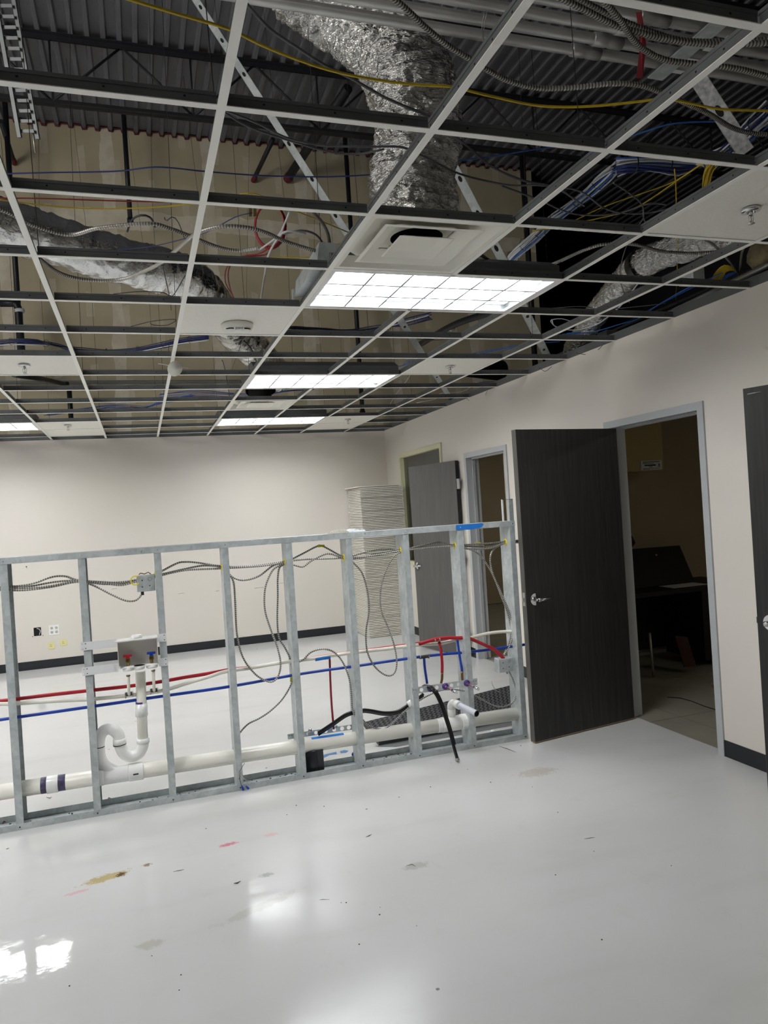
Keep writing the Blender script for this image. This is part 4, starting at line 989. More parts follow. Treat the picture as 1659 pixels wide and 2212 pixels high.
# ---- PVC drain
dr = empty('drain_pipe', (.5, 2.575, .18), 'long white plastic drain pipe threaded low through the studs with trap and tee', 'drain pipe')
PA, PBp = Vector((-1.95, 2.578, .214)), Vector((2.150, 2.578, .158))
MB().cyl(PA, PBp, .0445, 28).build('main_pipe', PVC, dr)
pd_ = (PBp - PA).normalized()
def along(px, y=2.578):
    q = UY(px, 1640, y); t_ = (q.x - PA.x) / (PBp.x - PA.x); return PA.lerp(PBp, t_)
def sleeve(pa, pb, r, m, name): MB().tube([along(pa) + pd_ * 0, along(pa) + pd_ * .003, along(pb) - pd_ * .003, along(pb)], [r * .985, r, r, r * .985], 28).build(name, m, dr)
sleeve(98, 123, .049, PVC_N, 'coupling'); sleeve(85, 98, .0452, PRIMER, 'primer_band'); sleeve(123, 139, .0452, PRIMER, 'primer_band')
sleeve(207, 276, .0485, PVC_N, 'tee_fitting'); sleeve(276, 308, .0515, PVC_N, 'hub'); sleeve(207, 222, .051, PVC_N, 'hub')
MB().box(0, .030, -.004, .004, 0, .001, frame_mat(along(286) + Vector((0, -.0522, .0)), (1, 0, 0), (0, 0, 1))).build('printed_label', INK, dr)
# vertical drop, trap
def pp(l): return [UY(a, b, 2.578) for a, b in l]
MB().tube(pp([(303, 1450), (309, 1602)]), .0292, 24).build('drop_pipe', PVC, dr)
MB().tube(pp([(304.5, 1519), (306, 1546)]), .036, 24).build('coupling', PVC_N, dr)
MB().tube(pp([(304.3, 1515), (304.6, 1520)]), .0300, 24).build('primer_band', PURP, dr)
tr = smooth_path(pp([(309, 1598), (308, 1612), (300, 1627), (284, 1634), (268, 1627), (260, 1612), (258, 1598), (255, 1586), (245, 1577), (232, 1575), (220, 1583), (214, 1598), (213, 1614)]), .008)
MB().tube(tr, .0330, 24).build('trap_bend', PVC_N, dr)
MB().tube(pp([(309, 1594), (309.2, 1604)]), .0365, 24).build('hub', PVC_N, dr); MB().tube(pp([(257.5, 1595), (258.5, 1607)]), .0370, 24).build('hub', PVC_N, dr)
MB().tube(pp([(258.5, 1607), (258.7, 1608.5)]), .0372, 24).build('primer_line', INK, dr); MB().tube(pp([(213, 1612), (213.1, 1614)]), .0335, 24).build('primer_line', INK, dr)
MB().tube(smooth_path(pp([(213, 1614), (215, 1632), (222, 1650), (238, 1662), (256, 1668)]), .008), .0335, 24).build('wye_branch', PVC_N, dr)
# right tee with elbow and stub
cx = along(993)
sleeve(958, 1016, .050, PVC_N, 'tee_fitting'); sleeve(1000, 1016, .0535, PVC_N, 'hub'); sleeve(948, 958, .047, PVC_N, 'hub')
tz = UY(984, 1516, 2.578)
tx = along(982)
MB().cyl(Vector((tx.x, 2.578, tx.z)), Vector((tx.x, 2.578, tx.z + .095)), .0235, 24, .022).build('riser', PVC, dr)
MB().cyl(Vector((tx.x, 2.578, tx.z + .058)), Vector((tx.x, 2.578, tx.z + .100)), .0275, 24).build('hub', PVC_N, dr)
ez = tx.z + .100
out = Vector((.22, -.97, -.10)).normalized()
el = smooth_path([Vector((tx.x, 2.578, ez)), Vector((tx.x, 2.578, ez + .022)), Vector((tx.x + .006, 2.560, ez + .040)), Vector((tx.x + .012, 2.535, ez + .044))], .004)
MB().tube(el, .0265, 24).build('elbow', PVC_N, dr)
e0 = el[-1]; MB().cyl(e0 - out * .005, e0 + out * .05, .0275, 24).build('hub', PVC_N, dr)
stubp = e0 + out * .23
m = MB(); m.tube([e0, stubp], .0205, 24, cap=False); m.build('stub_pipe', mat('pvc_bluish', 'd9dbe6', .25), dr)
MB().lathe([(.0208, -.004), (.0165, .0006), (.0165, -.01), (.0, -.012)], stubp, out, 24).build('pipe_mouth', HOLE, dr)

# ---- washer supply box with straps
wb = empty('washer_outlet_box', (-.33, 2.50, .80), 'white plastic laundry outlet box with red and blue valve handles, strapped between studs', 'outlet box')
x0, x1, z0, z1, yf, yb = -.442, -.222, .822, .972, 2.478, 2.560
m = MB(); m.box(x0, x1, yb - .003, yb, z0, z1); m.box(x0, x0 + .003, yf, yb, z0, z1); m.box(x1 - .003, x1, yf, yb, z0, z1); m.box(x0, x1, yf, yb, z1 - .003, z1)
m.build('shell', mat('box_plastic', 'dcd8d2', .4), wb)
B(x0 - .008, x1 + .004, yf - .006, yb, z1, z1 + .008, bev=.002).build('top_flange', PVC_N, wb)
MB().lathe([(.0, .0), (.030, .0), (.030, .020), (.024, .020), (.024, .010), (.0, .010)], (-.335, 2.515, z1 + .006), (0, 0, 1), 28).build('top_collar', PVC_N, wb)
m = MB(); m.box(x0 + .01, x1, yf, yb, z0 - .004, z0); m.build('bottom_plate', PVC_N, wb)
for xx in (x0 + .052, (x0 + x1) / 2, x1 - .038):
    MB().lathe([(.0, -.022), (.030, -.022), (.033, -.018), (.033, .0), (.0, .0)], (xx, yf + .032, z0), (0, 0, 1), 24).build('socket', PVC_N, wb)
for xx in (x0 + .052, x1 - .038):
    MB().lathe([(.0, .004), (.030, .003), (.033, .0)], (xx, yf + .032, z0), (0, 0, 1), 24).build('gasket_ring', PVC_N, wb)
MB().lathe([(.0, .0015), (.022, .0015), (.022, 0)], ((x0 + x1) / 2, yf + .030, z0), (0, 0, 1), 20).build('drain_hole', HOLE, wb)
for xx, mm, l in ((x0 + .052, PEXR, 'red tee handle valve'), (x1 - .038, PEXB, 'blue tee handle valve')):
    y_ = yf + .032
    v = MB().lathe([(.008, .0), (.010, .004), (.010, .018), (.013, .022), (.013, .040), (.008, .044)], (xx, y_, z0 + .003), (0, 0, 1), 14).build('valve', BRASS, wb)
    MB().lathe([(.012, 0), (.012, .008), (.007, .009)], (xx, y_ - .020, z0 + .036), (0, 1, 0), 12).build('outlet', BRASS, v)
    h = MB(); h.box(xx - .024, xx + .024, y_ - .006, y_ + .006, z0 + .056, z0 + .070, bev=.002); h.box(xx - .010, xx + .010, y_ - .005, y_ + .005, z0 + .044, z0 + .058); h.build('handle', mm, v, label=l)
strap_m = mat('strap_white_zinc', 'e8e9ea', .4)
for z, zz in ((.945, .992), (.803, .850)):
    for xa, xb in ((-.637, -.442), (-.222, -.172)):
        m = MB(); y_ = PY - .006; m.box(xa, xb, y_, y_ + .0015, z, zz); m.build('strap', strap_m, wb)
        for xh in ((xa + .010, xa + .028) if xa < -.5 else (xb - .010,)):
            for zh in (z + .010, zz - .010): MB().lathe([(.0, -.002), (.0028, -.002), (.003, 0)], (xh, y_, zh), (0, 1, 0), 8).build('screw', CHROME if xh == xa + .010 else INK, wb)

# ---- supply lines
def fitting(p, d, e, r=.011, L=.03, m=BRASS): MB().tube([p - d * L / 2, p + d * L / 2], r, 10).build('fitting', m, e)
wl = empty('water_pipe', UY(0, 1521, 2.575), 'white water pipe running through the studs with branches up to the laundry box', 'water pipe')
def seg_(e, pts, r, m, y=2.575, name='pipe'): return MB().tube(smooth_path([UY(a, b, y) for a, b in pts], .02), r, 10).build(name, m, e)
seg_(wl, [(-15, 1521), (30, 1520), (120, 1514), (200, 1510), (280, 1502), (350, 1492), (400, 1477), (450, 1462), (490, 1450), (540, 1443), (610, 1431), (680, 1422), (760, 1410), (830, 1402), (885, 1395), (905, 1393), (950, 1390), (985, 1382)], .0112, PEXW)
seg_(wl, [(985, 1382), (1000, 1380), (1015, 1378), (1050, 1369), (1080, 1365), (1112, 1364)], .0112, PEXW)
for (px, py), up in (((279, 1501), 1458), ((333, 1493), 1447)):
    c = UY(px, py, 2.575); t2 = UY(px - 2, up, 2.512); MB().tube([c, Vector((c.x, 2.54, c.z + .02)), t2], .0085, 10).build('riser', PEXW, wl)
    MB().cyl(c - Vector((.022, 0, -.004)), c + Vector((.022, 0, .004)), .0135, 10).build('tee', mat('black_fitting', '3c3a36', .4), wl)
    for s_ in (-1, 1): MB().lathe([(.014, -.003), (.016, 0), (.014, .003)], c + Vector((s_ * .02, 0, s_ * .003)), (1, 0, 0), 12).build('crimp_ring', STEEL, wl)
    MB().lathe([(.0105, -.004), (.012, 0), (.0105, .004)], t2 + Vector((0, 0, -.004)), (0, 0, 1), 12).build('crimp_ring', COPPER, wl)
for px, py in ((885, 1395), (1003, 1379), (985, 1382)): MB().lathe([(.013, -.008), (.018, -.006), (.018, .006), (.013, .008)], UY(px, py, 2.575), (1, 0, 0), 14).build('collar', WHCAB, wl)
bl = empty('water_pipe', UY(0, 1553, 2.575), 'blue water pipe running through the studs with a drop to the valve plate', 'water pipe')
seg_(bl, [(-15, 1557), (60, 1546), (200, 1526), (350, 1504), (490, 1484), (630, 1459), (700, 1448), (760, 1440), (870, 1424), (915, 1418), (960, 1413), (1005, 1409), (1060, 1403), (1110, 1396), (1135, 1392)], .0092, PEXB)
seg_(bl, [(916, 1419), (918, 1445), (923, 1478)], .0085, PEXB); 
MB().cyl(UY(906, 1420, 2.575), UY(927, 1417, 2.575), .0115, 10).build('tee', MATS['black_fitting'], bl)
for px in (907, 926): MB().lathe([(.012, -.003), (.014, 0), (.012, .003)], UY(px, 1418.5, 2.575), (1, 0, 0), 12).build('crimp_ring', STEEL, bl)
bl2 = empty('water_pipe', UY(990, 1384, 2.56), 'short blue drop pipe with copper end at the ninth stud', 'water pipe')
seg_(bl2, [(988, 1383), (991, 1405), (996, 1435), (998, 1450)], .0085, PEXB, 2.555); seg_(bl2, [(998, 1450), (998, 1462), (999, 1470)], .0085, COPPER, 2.555, 'copper_end')
rl = empty('water_pipe', UY(0, 1514, 2.60), 'red water pipe behind the white one, ending at the lower right junction box', 'water pipe')
seg_(rl, [(-15, 1516), (35, 1510), (100, 1502), (190, 1492), (280, 1482), (350, 1472), (400, 1463), (450, 1455), (500, 1446), (560, 1440)], .0105, PEXR, 2.60)
seg_(rl, [(560, 1440), (650, 1425), (740, 1411), (830, 1399), (890, 1391), (940, 1382)], .0085, PEXR, 2.60)
seg_(rl, [(905, 1391), (940, 1381), (965, 1378), (990, 1378), (1010, 1378), (1040, 1390), (1070, 1405), (1090, 1425), (1105, 1441)], .0120, PEXR, 2.545)
seg_(rl, [(948, 1385), (952, 1400), (955, 1430), (955, 1453)], .0095, PEXR, 2.56); seg_(rl, [(955, 1453), (955, 1465), (953, 1476)], .0085, COPPER, 2.56, 'copper_end')
for px, py in ((939, 1383), (949, 1381)): MB().lathe([(.013, -.004), (.0155, 0), (.013, .004)], UY(px, py, 2.545), (1, 0, .1), 12).build('crimp_ring', STEEL, rl)
rd2 = empty('water_pipe', UY(712, 1424, 2.60), 'thin dark red vertical pipe dropping to the back plate', 'water pipe')
seg_(rd2, [(712, 1422), (714, 1480), (717, 1530), (721, 1575)], .0068, mat('pex_dark_red', '9c1630', .4), 2.61)
MB().tube(wp([(681, 1424), (697, 1421), (713, 1419)], 2.575), .0135, 12).build('blue_wrap', TAPE, None, 'blue tape wrapped round the white pipe beside the red drop', 'tape')

# ---- perforated valve plates
def vplate(xa, xb, z0, z1, y, slope, label, holes):
    e = empty('mounting_plate', (xa, y, z0), label, 'mounting plate'); th = .0015; h = z1 - z0
    def P(x, z, dy=0): return (x, y + dy, z + (x - xa) * slope)
    m = MB(); xs_ = [xa]
    for (hx, hr) in holes: xs_ += [hx - hr, hx + hr]
    xs_.append(xb)
    for i in range(0, len(xs_), 2):      # solid between holes
        a, b = xs_[i], xs_[i + 1]; m.poly([P(a, z0), P(b, z0), P(b, z1), P(a, z1)], th, Vector((0, 1, 0)))
    for (hx, hr) in holes:               # frame above and below every opening
        n = 6; zc = (z0 + z1) / 2
        up = [P(hx - hr * math.cos(k * math.pi / n), zc + min(hr, h / 2 - .003) * math.sin(k * math.pi / n)) for k in range(n + 1)]
        dn = [P(hx - hr * math.cos(k * math.pi / n), zc - min(hr, h / 2 - .003) * math.sin(k * math.pi / n)) for k in range(n + 1)]
        for k in range(n):
            ax_, bx_ = up[k][0], up[k + 1][0]
            m.poly([up[k], up[k + 1], P(bx_, z1), P(ax_, z1)], th, Vector((0, 1, 0)))
            m.poly([P(ax_, z0), P(bx_, z0), dn[k + 1], dn[k]], th, Vector((0, 1, 0)))
    m.build('plate', GALV, e)
    for xh in (xa + .012, xa + .026, xb - .012, xb - .026):
        q = P(xh, (z0 + z1) / 2 + .006); MB().lathe([(0, -.001), (.0028, -.001), (.0028, 0)], q, (0, 1, 0), 8).build('hole', HOLE, e)
    return e, P
hs_ = [(1.398, .013), (1.452, .013), (1.506, .013), (1.560, .013), (1.612, .013), (1.664, .013), (1.722, .013)]
vp, Pf = vplate(1.332, 1.801, .421, .464, PY - .005, 0.0, 'perforated valve mounting plate across the eighth and ninth studs with purple rings', hs_)
for hx in (1.460, 1.566, 1.722):
    q = Vector((hx, PY - .006, .443)); MB().lathe([(.008, -.016), (.017, -.014), (.022, -.006), (.022, .004), (.010, .006)], q, (0, 1, 0), 18).build('purple_ring', PURP, vp)
for hx in (1.566, 1.722):
    q = Vector((hx + .002, PY - .02, .441)); o_ = Vector((.18, -.97, -.12)).normalized(); MB().cyl(q, q + o_ * .07, .0070, 12).build('copper_stub', mat('pink_copper', 'a88098', .3, metal=.6), vp)
    MB().cyl(q + o_ * .07, q + o_ * .115, .0105, 10).build('stop_valve', CHROME, vp); MB().cyl(q + o_ * .09 + Vector((-.012, 0, .0)), q + o_ * .09 + Vector((.02, 0, -.015)), .006, 8).build('valve_handle', CHROME, vp)
hs2 = [(.60, .012), (.665, .012), (.715, .012), (.78, .012), (.835, .012), (.888, .014), (.935, .014)]
vp2, Pg = vplate(.530, 1.002, .212, .246, 2.652, -.006, 'perforated mounting plate on the back of the studs above the drain pipe', hs2)
q = Vector((.672, 2.63, .255)); MB().lathe([(0, -.012), (.011, -.010), (.013, 0), (.011, .010), (0, .012)], q, (0, 1, 0), 14).build('stop_valve', CHROME, vp2); MB().box(-.02, .02, -.012, .012, -.003, .003, frame_mat(q + Vector((0, -.01, -.02)), (1, 0, 0), (0, 0, 1))).build('handle', STEEL, vp2)
q = Vector((.845, 2.63, .252)); MB().lathe([(0, -.012), (.009, -.010), (.010, 0), (0, .012)], q, (0, 1, 0), 14).build('stop_valve', CHROME, vp2)

# ---- black hoses
e = empty('black_hose', UY(690, 1583, 2.58), 'pair of black hoses sagging between the plates through the stud holes', 'hose')
for dy, dz in ((0, 0), (.012, 3)):
    MB().tube(smooth_path([UY(a, b + dz, 2.585 + dy) for a, b in ((687, 1584), (720, 1562), (750, 1542), (780, 1534), (800, 1535), (830, 1540), (858, 1537), (880, 1524), (900, 1512), (915, 1498))], .02), .0105, 10).build('hose', BLACKR, e)
q = UY(886, 1519, 2.57); MB().cyl(UY(881, 1523, 2.57), UY(893, 1514, 2.57), .0215, 16).build('white_collar', PVC_N, e)
e = empty('black_hose', Vector((1.535, 2.284, 0)), 'glossy black hose pair hanging in front of the partition down to the floor', 'hose')
hp = [Vector((1.435, 2.560, .445)), Vector((1.445, 2.500, .452)), UY(932, 1488, 2.455), UY(945, 1505, 2.42), UY(957, 1535, 2.39), UY(970, 1575, 2.355), UY(980, 1612, 2.325), UZ(988, 1640, .018)]
MB().tube(smooth_path(hp, .012), .0105, 12).build('hose', BLACKR, e); MB().tube(smooth_path([p + Vector((.012, .010, .003)) for p in hp[:-1]], .012), .0095, 12).build('hose', BLACKR, e)
MB().lathe([(.012, -.01), (.014, -.006), (.014, .008), (.008, .010)], hp[-1], (hp[-1] - hp[-2]), 12).build('clamp', STEEL, e)
MB().cyl(UY(935, 1489, 2.45), UY(944, 1494, 2.40), .0095, 12).build('capped_end', BLACKR, e)
cable('fine_cable', wp([(1062, 1470), (1064, 1480), (1072, 1492), (1078, 1495)], 2.6), .002, WHCAB, 'thin white cable loop behind the last bay', 'cable')

# ---- tape and scraps
def tape_pts(name, pts3, m, label, cat='tape', th=.0008): return MB().poly(pts3, th).build(name, m, None, label, cat, loc=pts3[0])
tape_pts('painters_tape', [UY(a, b, PY - .0036) for a, b in ((985, 1145), (1018, 1144), (1034, 1141), (1041, 1138), (1045, 1133), (1042, 1130), (985, 1134))], TAPE, 'bright blue tape strip stuck on the top track near its right end')
c1, c2 = along(675), along(745)
m = MB()
for k in range(6):
    a0 = math.radians(60 + k * 14); a1 = math.radians(60 + (k + 1) * 14); r_ = .0453
    m.add([c + Vector((0, -math.cos(a) * r_, math.sin(a) * r_)) for c in (c1, c2) for a in (a0, a1)], [[0, 1, 3, 2]])
m.build('painters_tape', TAPE, None, 'blue tape strip lying along the drain pipe', 'tape')
for pts in ([(694, 1636), (700, 1630), (718, 1626), (726, 1624), (728, 1629), (712, 1631), (700, 1637)], [(734, 1623), (744, 1620), (753, 1622), (748, 1626), (736, 1627)]):
    MB().poly([UZ(a, b, .0006) for a, b in pts], .0005, Vector((0, 0, 1))).build('tape_scrap', TAPE_F, None, 'faded blue tape scrap on the floor just behind the partition', 'tape', 'faded blue tape scraps')
m = MB().cyl(UZ(250, 1730, .012), UZ(292, 1720, .012), .009, 10); m.build('pipe_offcut', PEXB, None, 'short blue pipe offcut lying in the bottom track', 'offcut')
for px, py, l in ((805, 1629, 'round washer in the bottom track right of the seventh stud'), (829, 1625, 'second round washer in the bottom track'), (560, 1677, 'washer in the bottom track beside the wire nuts'), (966, 1607, 'washer in the bottom track under the hose')):
    q = UZ(px, py, .003); MB().lathe([(.005, .001), (.012, .001), (.012, .0025), (.005, .0025)], q, (0, 0, 1), 14).build('washer', STEEL, None, l, 'washer', loc=q)
q = UZ(1064, 1583, .003); e = empty('plug', q, 'small off-white plastic cap in the bottom track near its right end', 'cap')
MB().lathe([(0, .02), (.010, .02), (.014, .014), (.014, .0), (0, 0)], q, (0, 0, 1), 14).build('cap', PVC_N, e)
q = UZ(232, 1728, .003); MB().tube([q, q + Vector((.008, .002, .012)), q + Vector((.02, .003, .004))], .003, 5).build('red_scrap', RDCAB, None, 'small red plastic scrap beside the blue offcut', 'scrap', loc=q)
q = UZ(762, 1633, .006); MB().lathe([(0, 0), (.008, .001), (.010, .012), (.006, .022), (0, .024)], q, (.3, .2, 1), 8).build('wire_nut', PEXB, None, 'blue wire nut in the bottom track at the seventh stud', 'wire nut', loc=q)
q = UZ(6, 1779, .003); MB().tube([q, q + Vector((.006, .0, .012)), q + Vector((.012, .006, .004))], .003, 5).build('red_scrap', RDCAB, None, 'small red scrap in the bottom track at the left edge', 'scrap', loc=q)
# crumpled paper and plastic bag on the top rail
def crumple(name, c, sx, sy, h, m, label, seed):
    n = 12; vs = []; fs = []
    for i in range(n + 1):
        for j in range(n + 1):
            u, v = i / n * 2 - 1, j / n * 2 - 1; ed = max(0, 1 - max(abs(u), abs(v)) ** 3)
            z = h * ed * (.45 + .55 * abs(noise.noise(Vector((u * 2.2 + seed, v * 2.2, seed)))) * 2)
            vs.append(c + Vector((u * sx * (1 + .15 * noise.noise(Vector((v * 3, seed, 0)))), v * sy, z + .001)))
    for i in range(n):
        for j in range(n):
            a = i * (n + 1) + j; fs.append([a, a + 1, a + n + 2, a + n + 1])
    MB().add(vs, fs, False).build(name, m, None, label, 'scrap', loc=c)
crumple('crumpled_paper', Vector((.925, 2.56, PT)), .065, .05, .028, mat('dull_paper', 'b9b5aa', .8), 'crumpled grey-white paper on the top track', 3)
crumple('plastic_wrap', Vector((1.02, 2.57, PT)), .085, .05, .024, mat('clear_wrap', 'd6dee0', .3), 'crumpled pale plastic wrap on the top track beside the paper', 8)
# bracket piece standing beyond the end of the top track
e = empty('end_bracket', (2.10, 2.66, PT), 'pale U-shaped metal end piece standing up behind the right end of the top track', 'bracket')
pq = [UY(1083, 1079, 2.66), UY(1087, 1079, 2.66)]
zt = pq[0].z; xL = pq[0].x; xR = UY(1107, 1079, 2.66).x
B(xL, xL + .011, 2.655, 2.665, PT - .05, zt).build('post', PVC_N, e); B(xL, xR, 2.655, 2.6555, zt - .004, zt).build('top_edge', STEEL, e)
B(UY(1098, 1079, 2.66).x, xR, 2.655, 2.665, PT - .05, zt).build('side_plate', GALV, e)

# ---- wall items on the back wall
yw = WY
e = empty('wall_hole', (-1.517, yw, .44), 'rough square cut-out in the back wall with a wire inside', 'wall hole')
B(-1.555, -1.475, yw - .002, yw - .0005, .395, .495).build('recess', HOLE, e)
MB().tube([(-1.52, yw - .003, .485), (-1.495, yw - .004, .475), (-1.482, yw - .004, .45), (-1.495, yw - .004, .405)], .005, 6).build('wire', WHCAB, e)
for a in (-1.57, -1.46): B(a - .004, a + .006, yw - .0015, yw - .0005, .388, .396).build('torn_edge', DKCAB, e)
e = empty('outlet_plate', (-1.33, yw, .44), 'white double outlet cover plate on the back wall', 'outlet')
B(-1.392, -1.272, yw - .007, yw, .385, .505, bev=.003).build('plate', PVC_N, e)
for a in (-1.358, -1.306):
    for b in (.420, .470): MB().lathe([(0, -.0015), (.015, -.0015), (.016, 0)], (a, yw - .007, b), (0, 1, 0), 16).build('socket', mat('socket', 'b9b7b0', .5), e)
for a, b, rt, l, t1 in ((-1.375, .262, .04, 'yellow sticky note lower left under the outlet plate', '36-37'), (-1.238, .282, .14, 'yellow sticky note on the right, tilted, under the outlet plate', '36-')):
    e = empty('sticky_note', (a, yw, b), l, 'note', 'yellow sticky notes')
    M = frame_mat((a, yw - .002, b), (math.cos(rt), 0, math.sin(rt)), (-math.sin(rt), 0, math.cos(rt)))
    MB().box(-.038, .038, -.038, .038, 0, .0012, M).build('note', NOTE, e)
    for zz, w in ((.012, .018), (-.008, .026)):
        MB().box(-w / 2 - .004, w / 2 - .004, zz - .002, zz + .002, .0012, .0016, M).build('handwriting', INKG, e)
for a, b, s_ in ((-1.589, 1.229, .007), (-1.585, 1.214, .004)): MB().lathe([(0, -.001), (s_, -.001), (s_, 0)], (a, yw, b), (0, 1, 0), 8).build('nail_hole', INK, None, 'tiny nail hole high on the back wall at left', 'hole', 'nail holes in the back wall')
for px, py, w in ((392, 1282, .035), (470, 1277, .02), (560, 1270, .06), (610, 1260, .04), (247, 1272, .03)):
    q = UY(px, py, yw); MB().tube([q + Vector((-w, -.001, 0)), q + Vector((0, -.001, .004)), q + Vector((w, -.001, .002))], .0022, 4).build('scuff_mark', mat('scuff', 'a79f93', .7), None, 'faint grey scuff mark on the back wall', 'scuff', 'scuff marks on the back wall')

# ================================================================== DOORS, FRAMES, WINDOW
def door_frame(name, ya, yb, zt, m, fw=.05, z0=0):
    e = empty(name, (WX, (ya + yb) / 2, z0), kind='structure'); x0, x1 = WX - .012, WX + .136
    B(x0, x1, ya - fw, ya, z0, zt + fw).build('jamb', m, e); B(x0, x1, yb, yb + fw, z0, zt + fw).build('jamb', m, e)
    B(x0, x1, ya, yb, zt, zt + fw).build('head', m, e)
    B(WX + .055, WX + .085, ya, ya + .016, z0, zt).build('stop', m, e); B(WX + .055, WX + .085, yb - .016, yb, z0, zt).build('stop', m, e); B(WX + .055, WX + .085, ya + .016, yb - .016, zt - .016, zt).build('stop', m, e)
    return e
f1 = door_frame('door_1', 1.667, 2.57, 2.12, FRG)
B(WX + .0, WX + .05, 1.664, 1.669, .93, 1.03).build('strike_plate', STEEL, f1)
f2 = door_frame('door_2', 4.19, 5.03, 2.12, FRG)
f3 = door_frame('door_3', -.78, .20, 2.12, FRG)
w1 = door_frame('window_1', 5.73, 7.06, 2.30, FRC, .055, .95)
B(WX - .012, WX + .136, 5.675, 7.115, .90, .95).build('sill', FRC, w1)
B(WX + .045, WX + .051, 5.73, 7.06, .95, 2.30).build('glass_pane', GLASS, w1)
B(WX - .014, WX - .010, 5.69, 5.70, .95, 2.34).build('frame_bead', FRC, w1)
# darker panel under the window at left of door leaf: plain wall

def leaf(name, hinge, ang, W, H, label, m, lever=True, T=.045, parent_label=None, flip=1):
    """leaf local: x from hinge to free edge, y thickness, z up. ang = direction of the leaf from hinge"""
    e = empty(name, hinge, label, 'door', None)
    M = frame_mat(hinge, (math.cos(ang), math.sin(ang), 0), (-math.sin(ang), math.cos(ang), 0))
    m1 = MB(); m1.use(m); m1.box(0, W, 0, T, .012, H, M); m1.build('slab', None, e)
    MB().box(W, W + .0008, .0, T, .012, H, M).build('edge_band', WEDGE, e)
    return e, M
# big leaf
h1 = Vector((3.03, 2.503, 0)); fr1 = Vector((2.142, 2.378, 0)); d = h1 - fr1
# build with local x from free edge's hinge: thickness goes to +y (behind visible face)
ang = math.atan2((fr1 - h1).y, (fr1 - h1).x); W1 = (fr1 - h1).length
lf1 = empty('door_leaf', h1, 'big dark wood-grain door standing open beside the partition', 'door')
u1 = (fr1 - h1).normalized(); n1 = Vector((u1.y, -u1.x, 0))
if n1.y < 0: n1 = -n1            # away from camera
M1 = Matrix.Translation(h1) @ Matrix((u1, n1, Vector((0, 0, 1)))).transposed().to_4x4()
MB().box(0, W1, 0, .045, .012, 2.112, M1).build('slab', WOOD, lf1)
MB().box(W1, W1 + .001, 0, .045, .012, 2.112, M1).build('edge_band', WEDGE, lf1)
MB().box(0, W1, .0, .045, .006, .012, M1).build('bottom_edge', mat('raw_core', '9a8468', .8), lf1)
MB().box(W1 + .001, W1 + .0022, .010, .036, .925, 1.015, M1).build('latch_plate', STEEL, lf1)
MB().box(W1 + .0022, W1 + .010, .016, .030, .955, .980, M1).build('latch_bolt', CHROME, lf1)
def lever(M, x, z, e, sgn=1, toward=-1, side=-1):
    """escutcheon cut as D, neck and lever pointing to hinge"""
    y0 = 0 if side < 0 else .045
    r_ = .040
    pts = [Vector((x + r_ * .95 * math.cos(t_), y0, z + r_ * math.sin(t_))) for t_ in [math.radians(-100 + k * 20) for k in range(11)]]
    e = MB().poly([M @ p for p in pts], .008, (M.to_3x3() @ Vector((0, side, 0)))).build('lever_handle', CHROME, e)
    MB().tube([M @ Vector((x, y0, z)), M @ Vector((x, y0 + side * .035, z)), M @ Vector((x, y0 + side * .050, z))], [.017, .013, .014], 16).build('neck', CHROME, e)
    MB().tube([M @ Vector((x + .012, y0 + side * .052, z)), M @ Vector((x - .03, y0 + side * .055, z)), M @ Vector((x - .075, y0 + side * .052, z + .002)), M @ Vector((x - .115, y0 + side * .040, z + .004))], [.013, .012, .010, .007], 12).build('lever_arm', CHROME, e)
    MB().lathe([(0, .003), (.010, .002), (.012, 0)], M @ Vector((x, y0 + side * .064, z)), M.to_3x3() @ Vector((0, side, 0)), 16).build('keyhole', STEEL, e)
lever(M1, W1 - .068, .965, lf1)
# leaf two: folded back towards the back wall, in front of the window
h2 = Vector((2.955, 5.20, 0)); fr2 = Vector((2.735, 6.03, 0)); u2 = (fr2 - h2).normalized(); W2 = .86
n2 = Vector((u2.y, -u2.x, 0)); 
if n2.x < 0: n2 = -n2            # away from camera side (towards wall)
M2 = Matrix.Translation(h2) @ Matrix((u2, n2, Vector((0, 0, 1)))).transposed().to_4x4()
lf2 = empty('door_leaf', h2, 'grey-brown door folded open in front of the cream window frame', 'door')
MB().box(0, W2, 0, .045, .012, 2.112, M2).build('slab', WOOD2, lf2)
MB().box(-.001, 0, 0, .045, .012, 2.112, M2).build('hinge_edge', BLACKM, lf2)
for z in (.22, 1.05, 1.86):
    hg = MB().box(-.052, -.0012, .004, .010, z - .055, z + .055, M2).build('hinge', STEEL, lf2)
    MB().cyl(M2 @ Vector((-.052, .002, z - .055)), M2 @ Vector((-.052, .002, z + .055)), .007, 10).build('hinge_pin', STEEL, hg)
lever(M2, W2 - .07, .96, lf2)
# right leaf at the edge of the picture
fr3 = UZ(1605, 840, 2.112); hdir = math.radians(20); h3 = Vector((fr3.x + .905 * math.sin(hdir), fr3.y - .905 * math.cos(hdir), 0))
fr3 = Vector((fr3.x, fr3.y, 0)); u3 = (fr3 - h3).normalized(); n3 = Vector((u3.y, -u3.x, 0))
if n3.x < 0: n3 = -n3
M3_ = Matrix.Translation(h3) @ Matrix((u3, n3, Vector((0, 0, 1)))).transposed().to_4x4()
lf3 = empty('door_leaf', h3, 'dark wood-grain door cut off by the right edge of the picture', 'door')
MB().box(0, .905, 0, .045, .012, 2.112, M3_).build('slab', WOOD, lf3); MB().box(.905, .906, 0, .045, .012, 2.112, M3_).build('edge_band', WEDGE, lf3)
MB().box(.906, .916, .014, .032, .955, .985, M3_).build('latch_bolt', DKCAB, lf3)
lever(M3_, .905 - .068, .965, lf3)
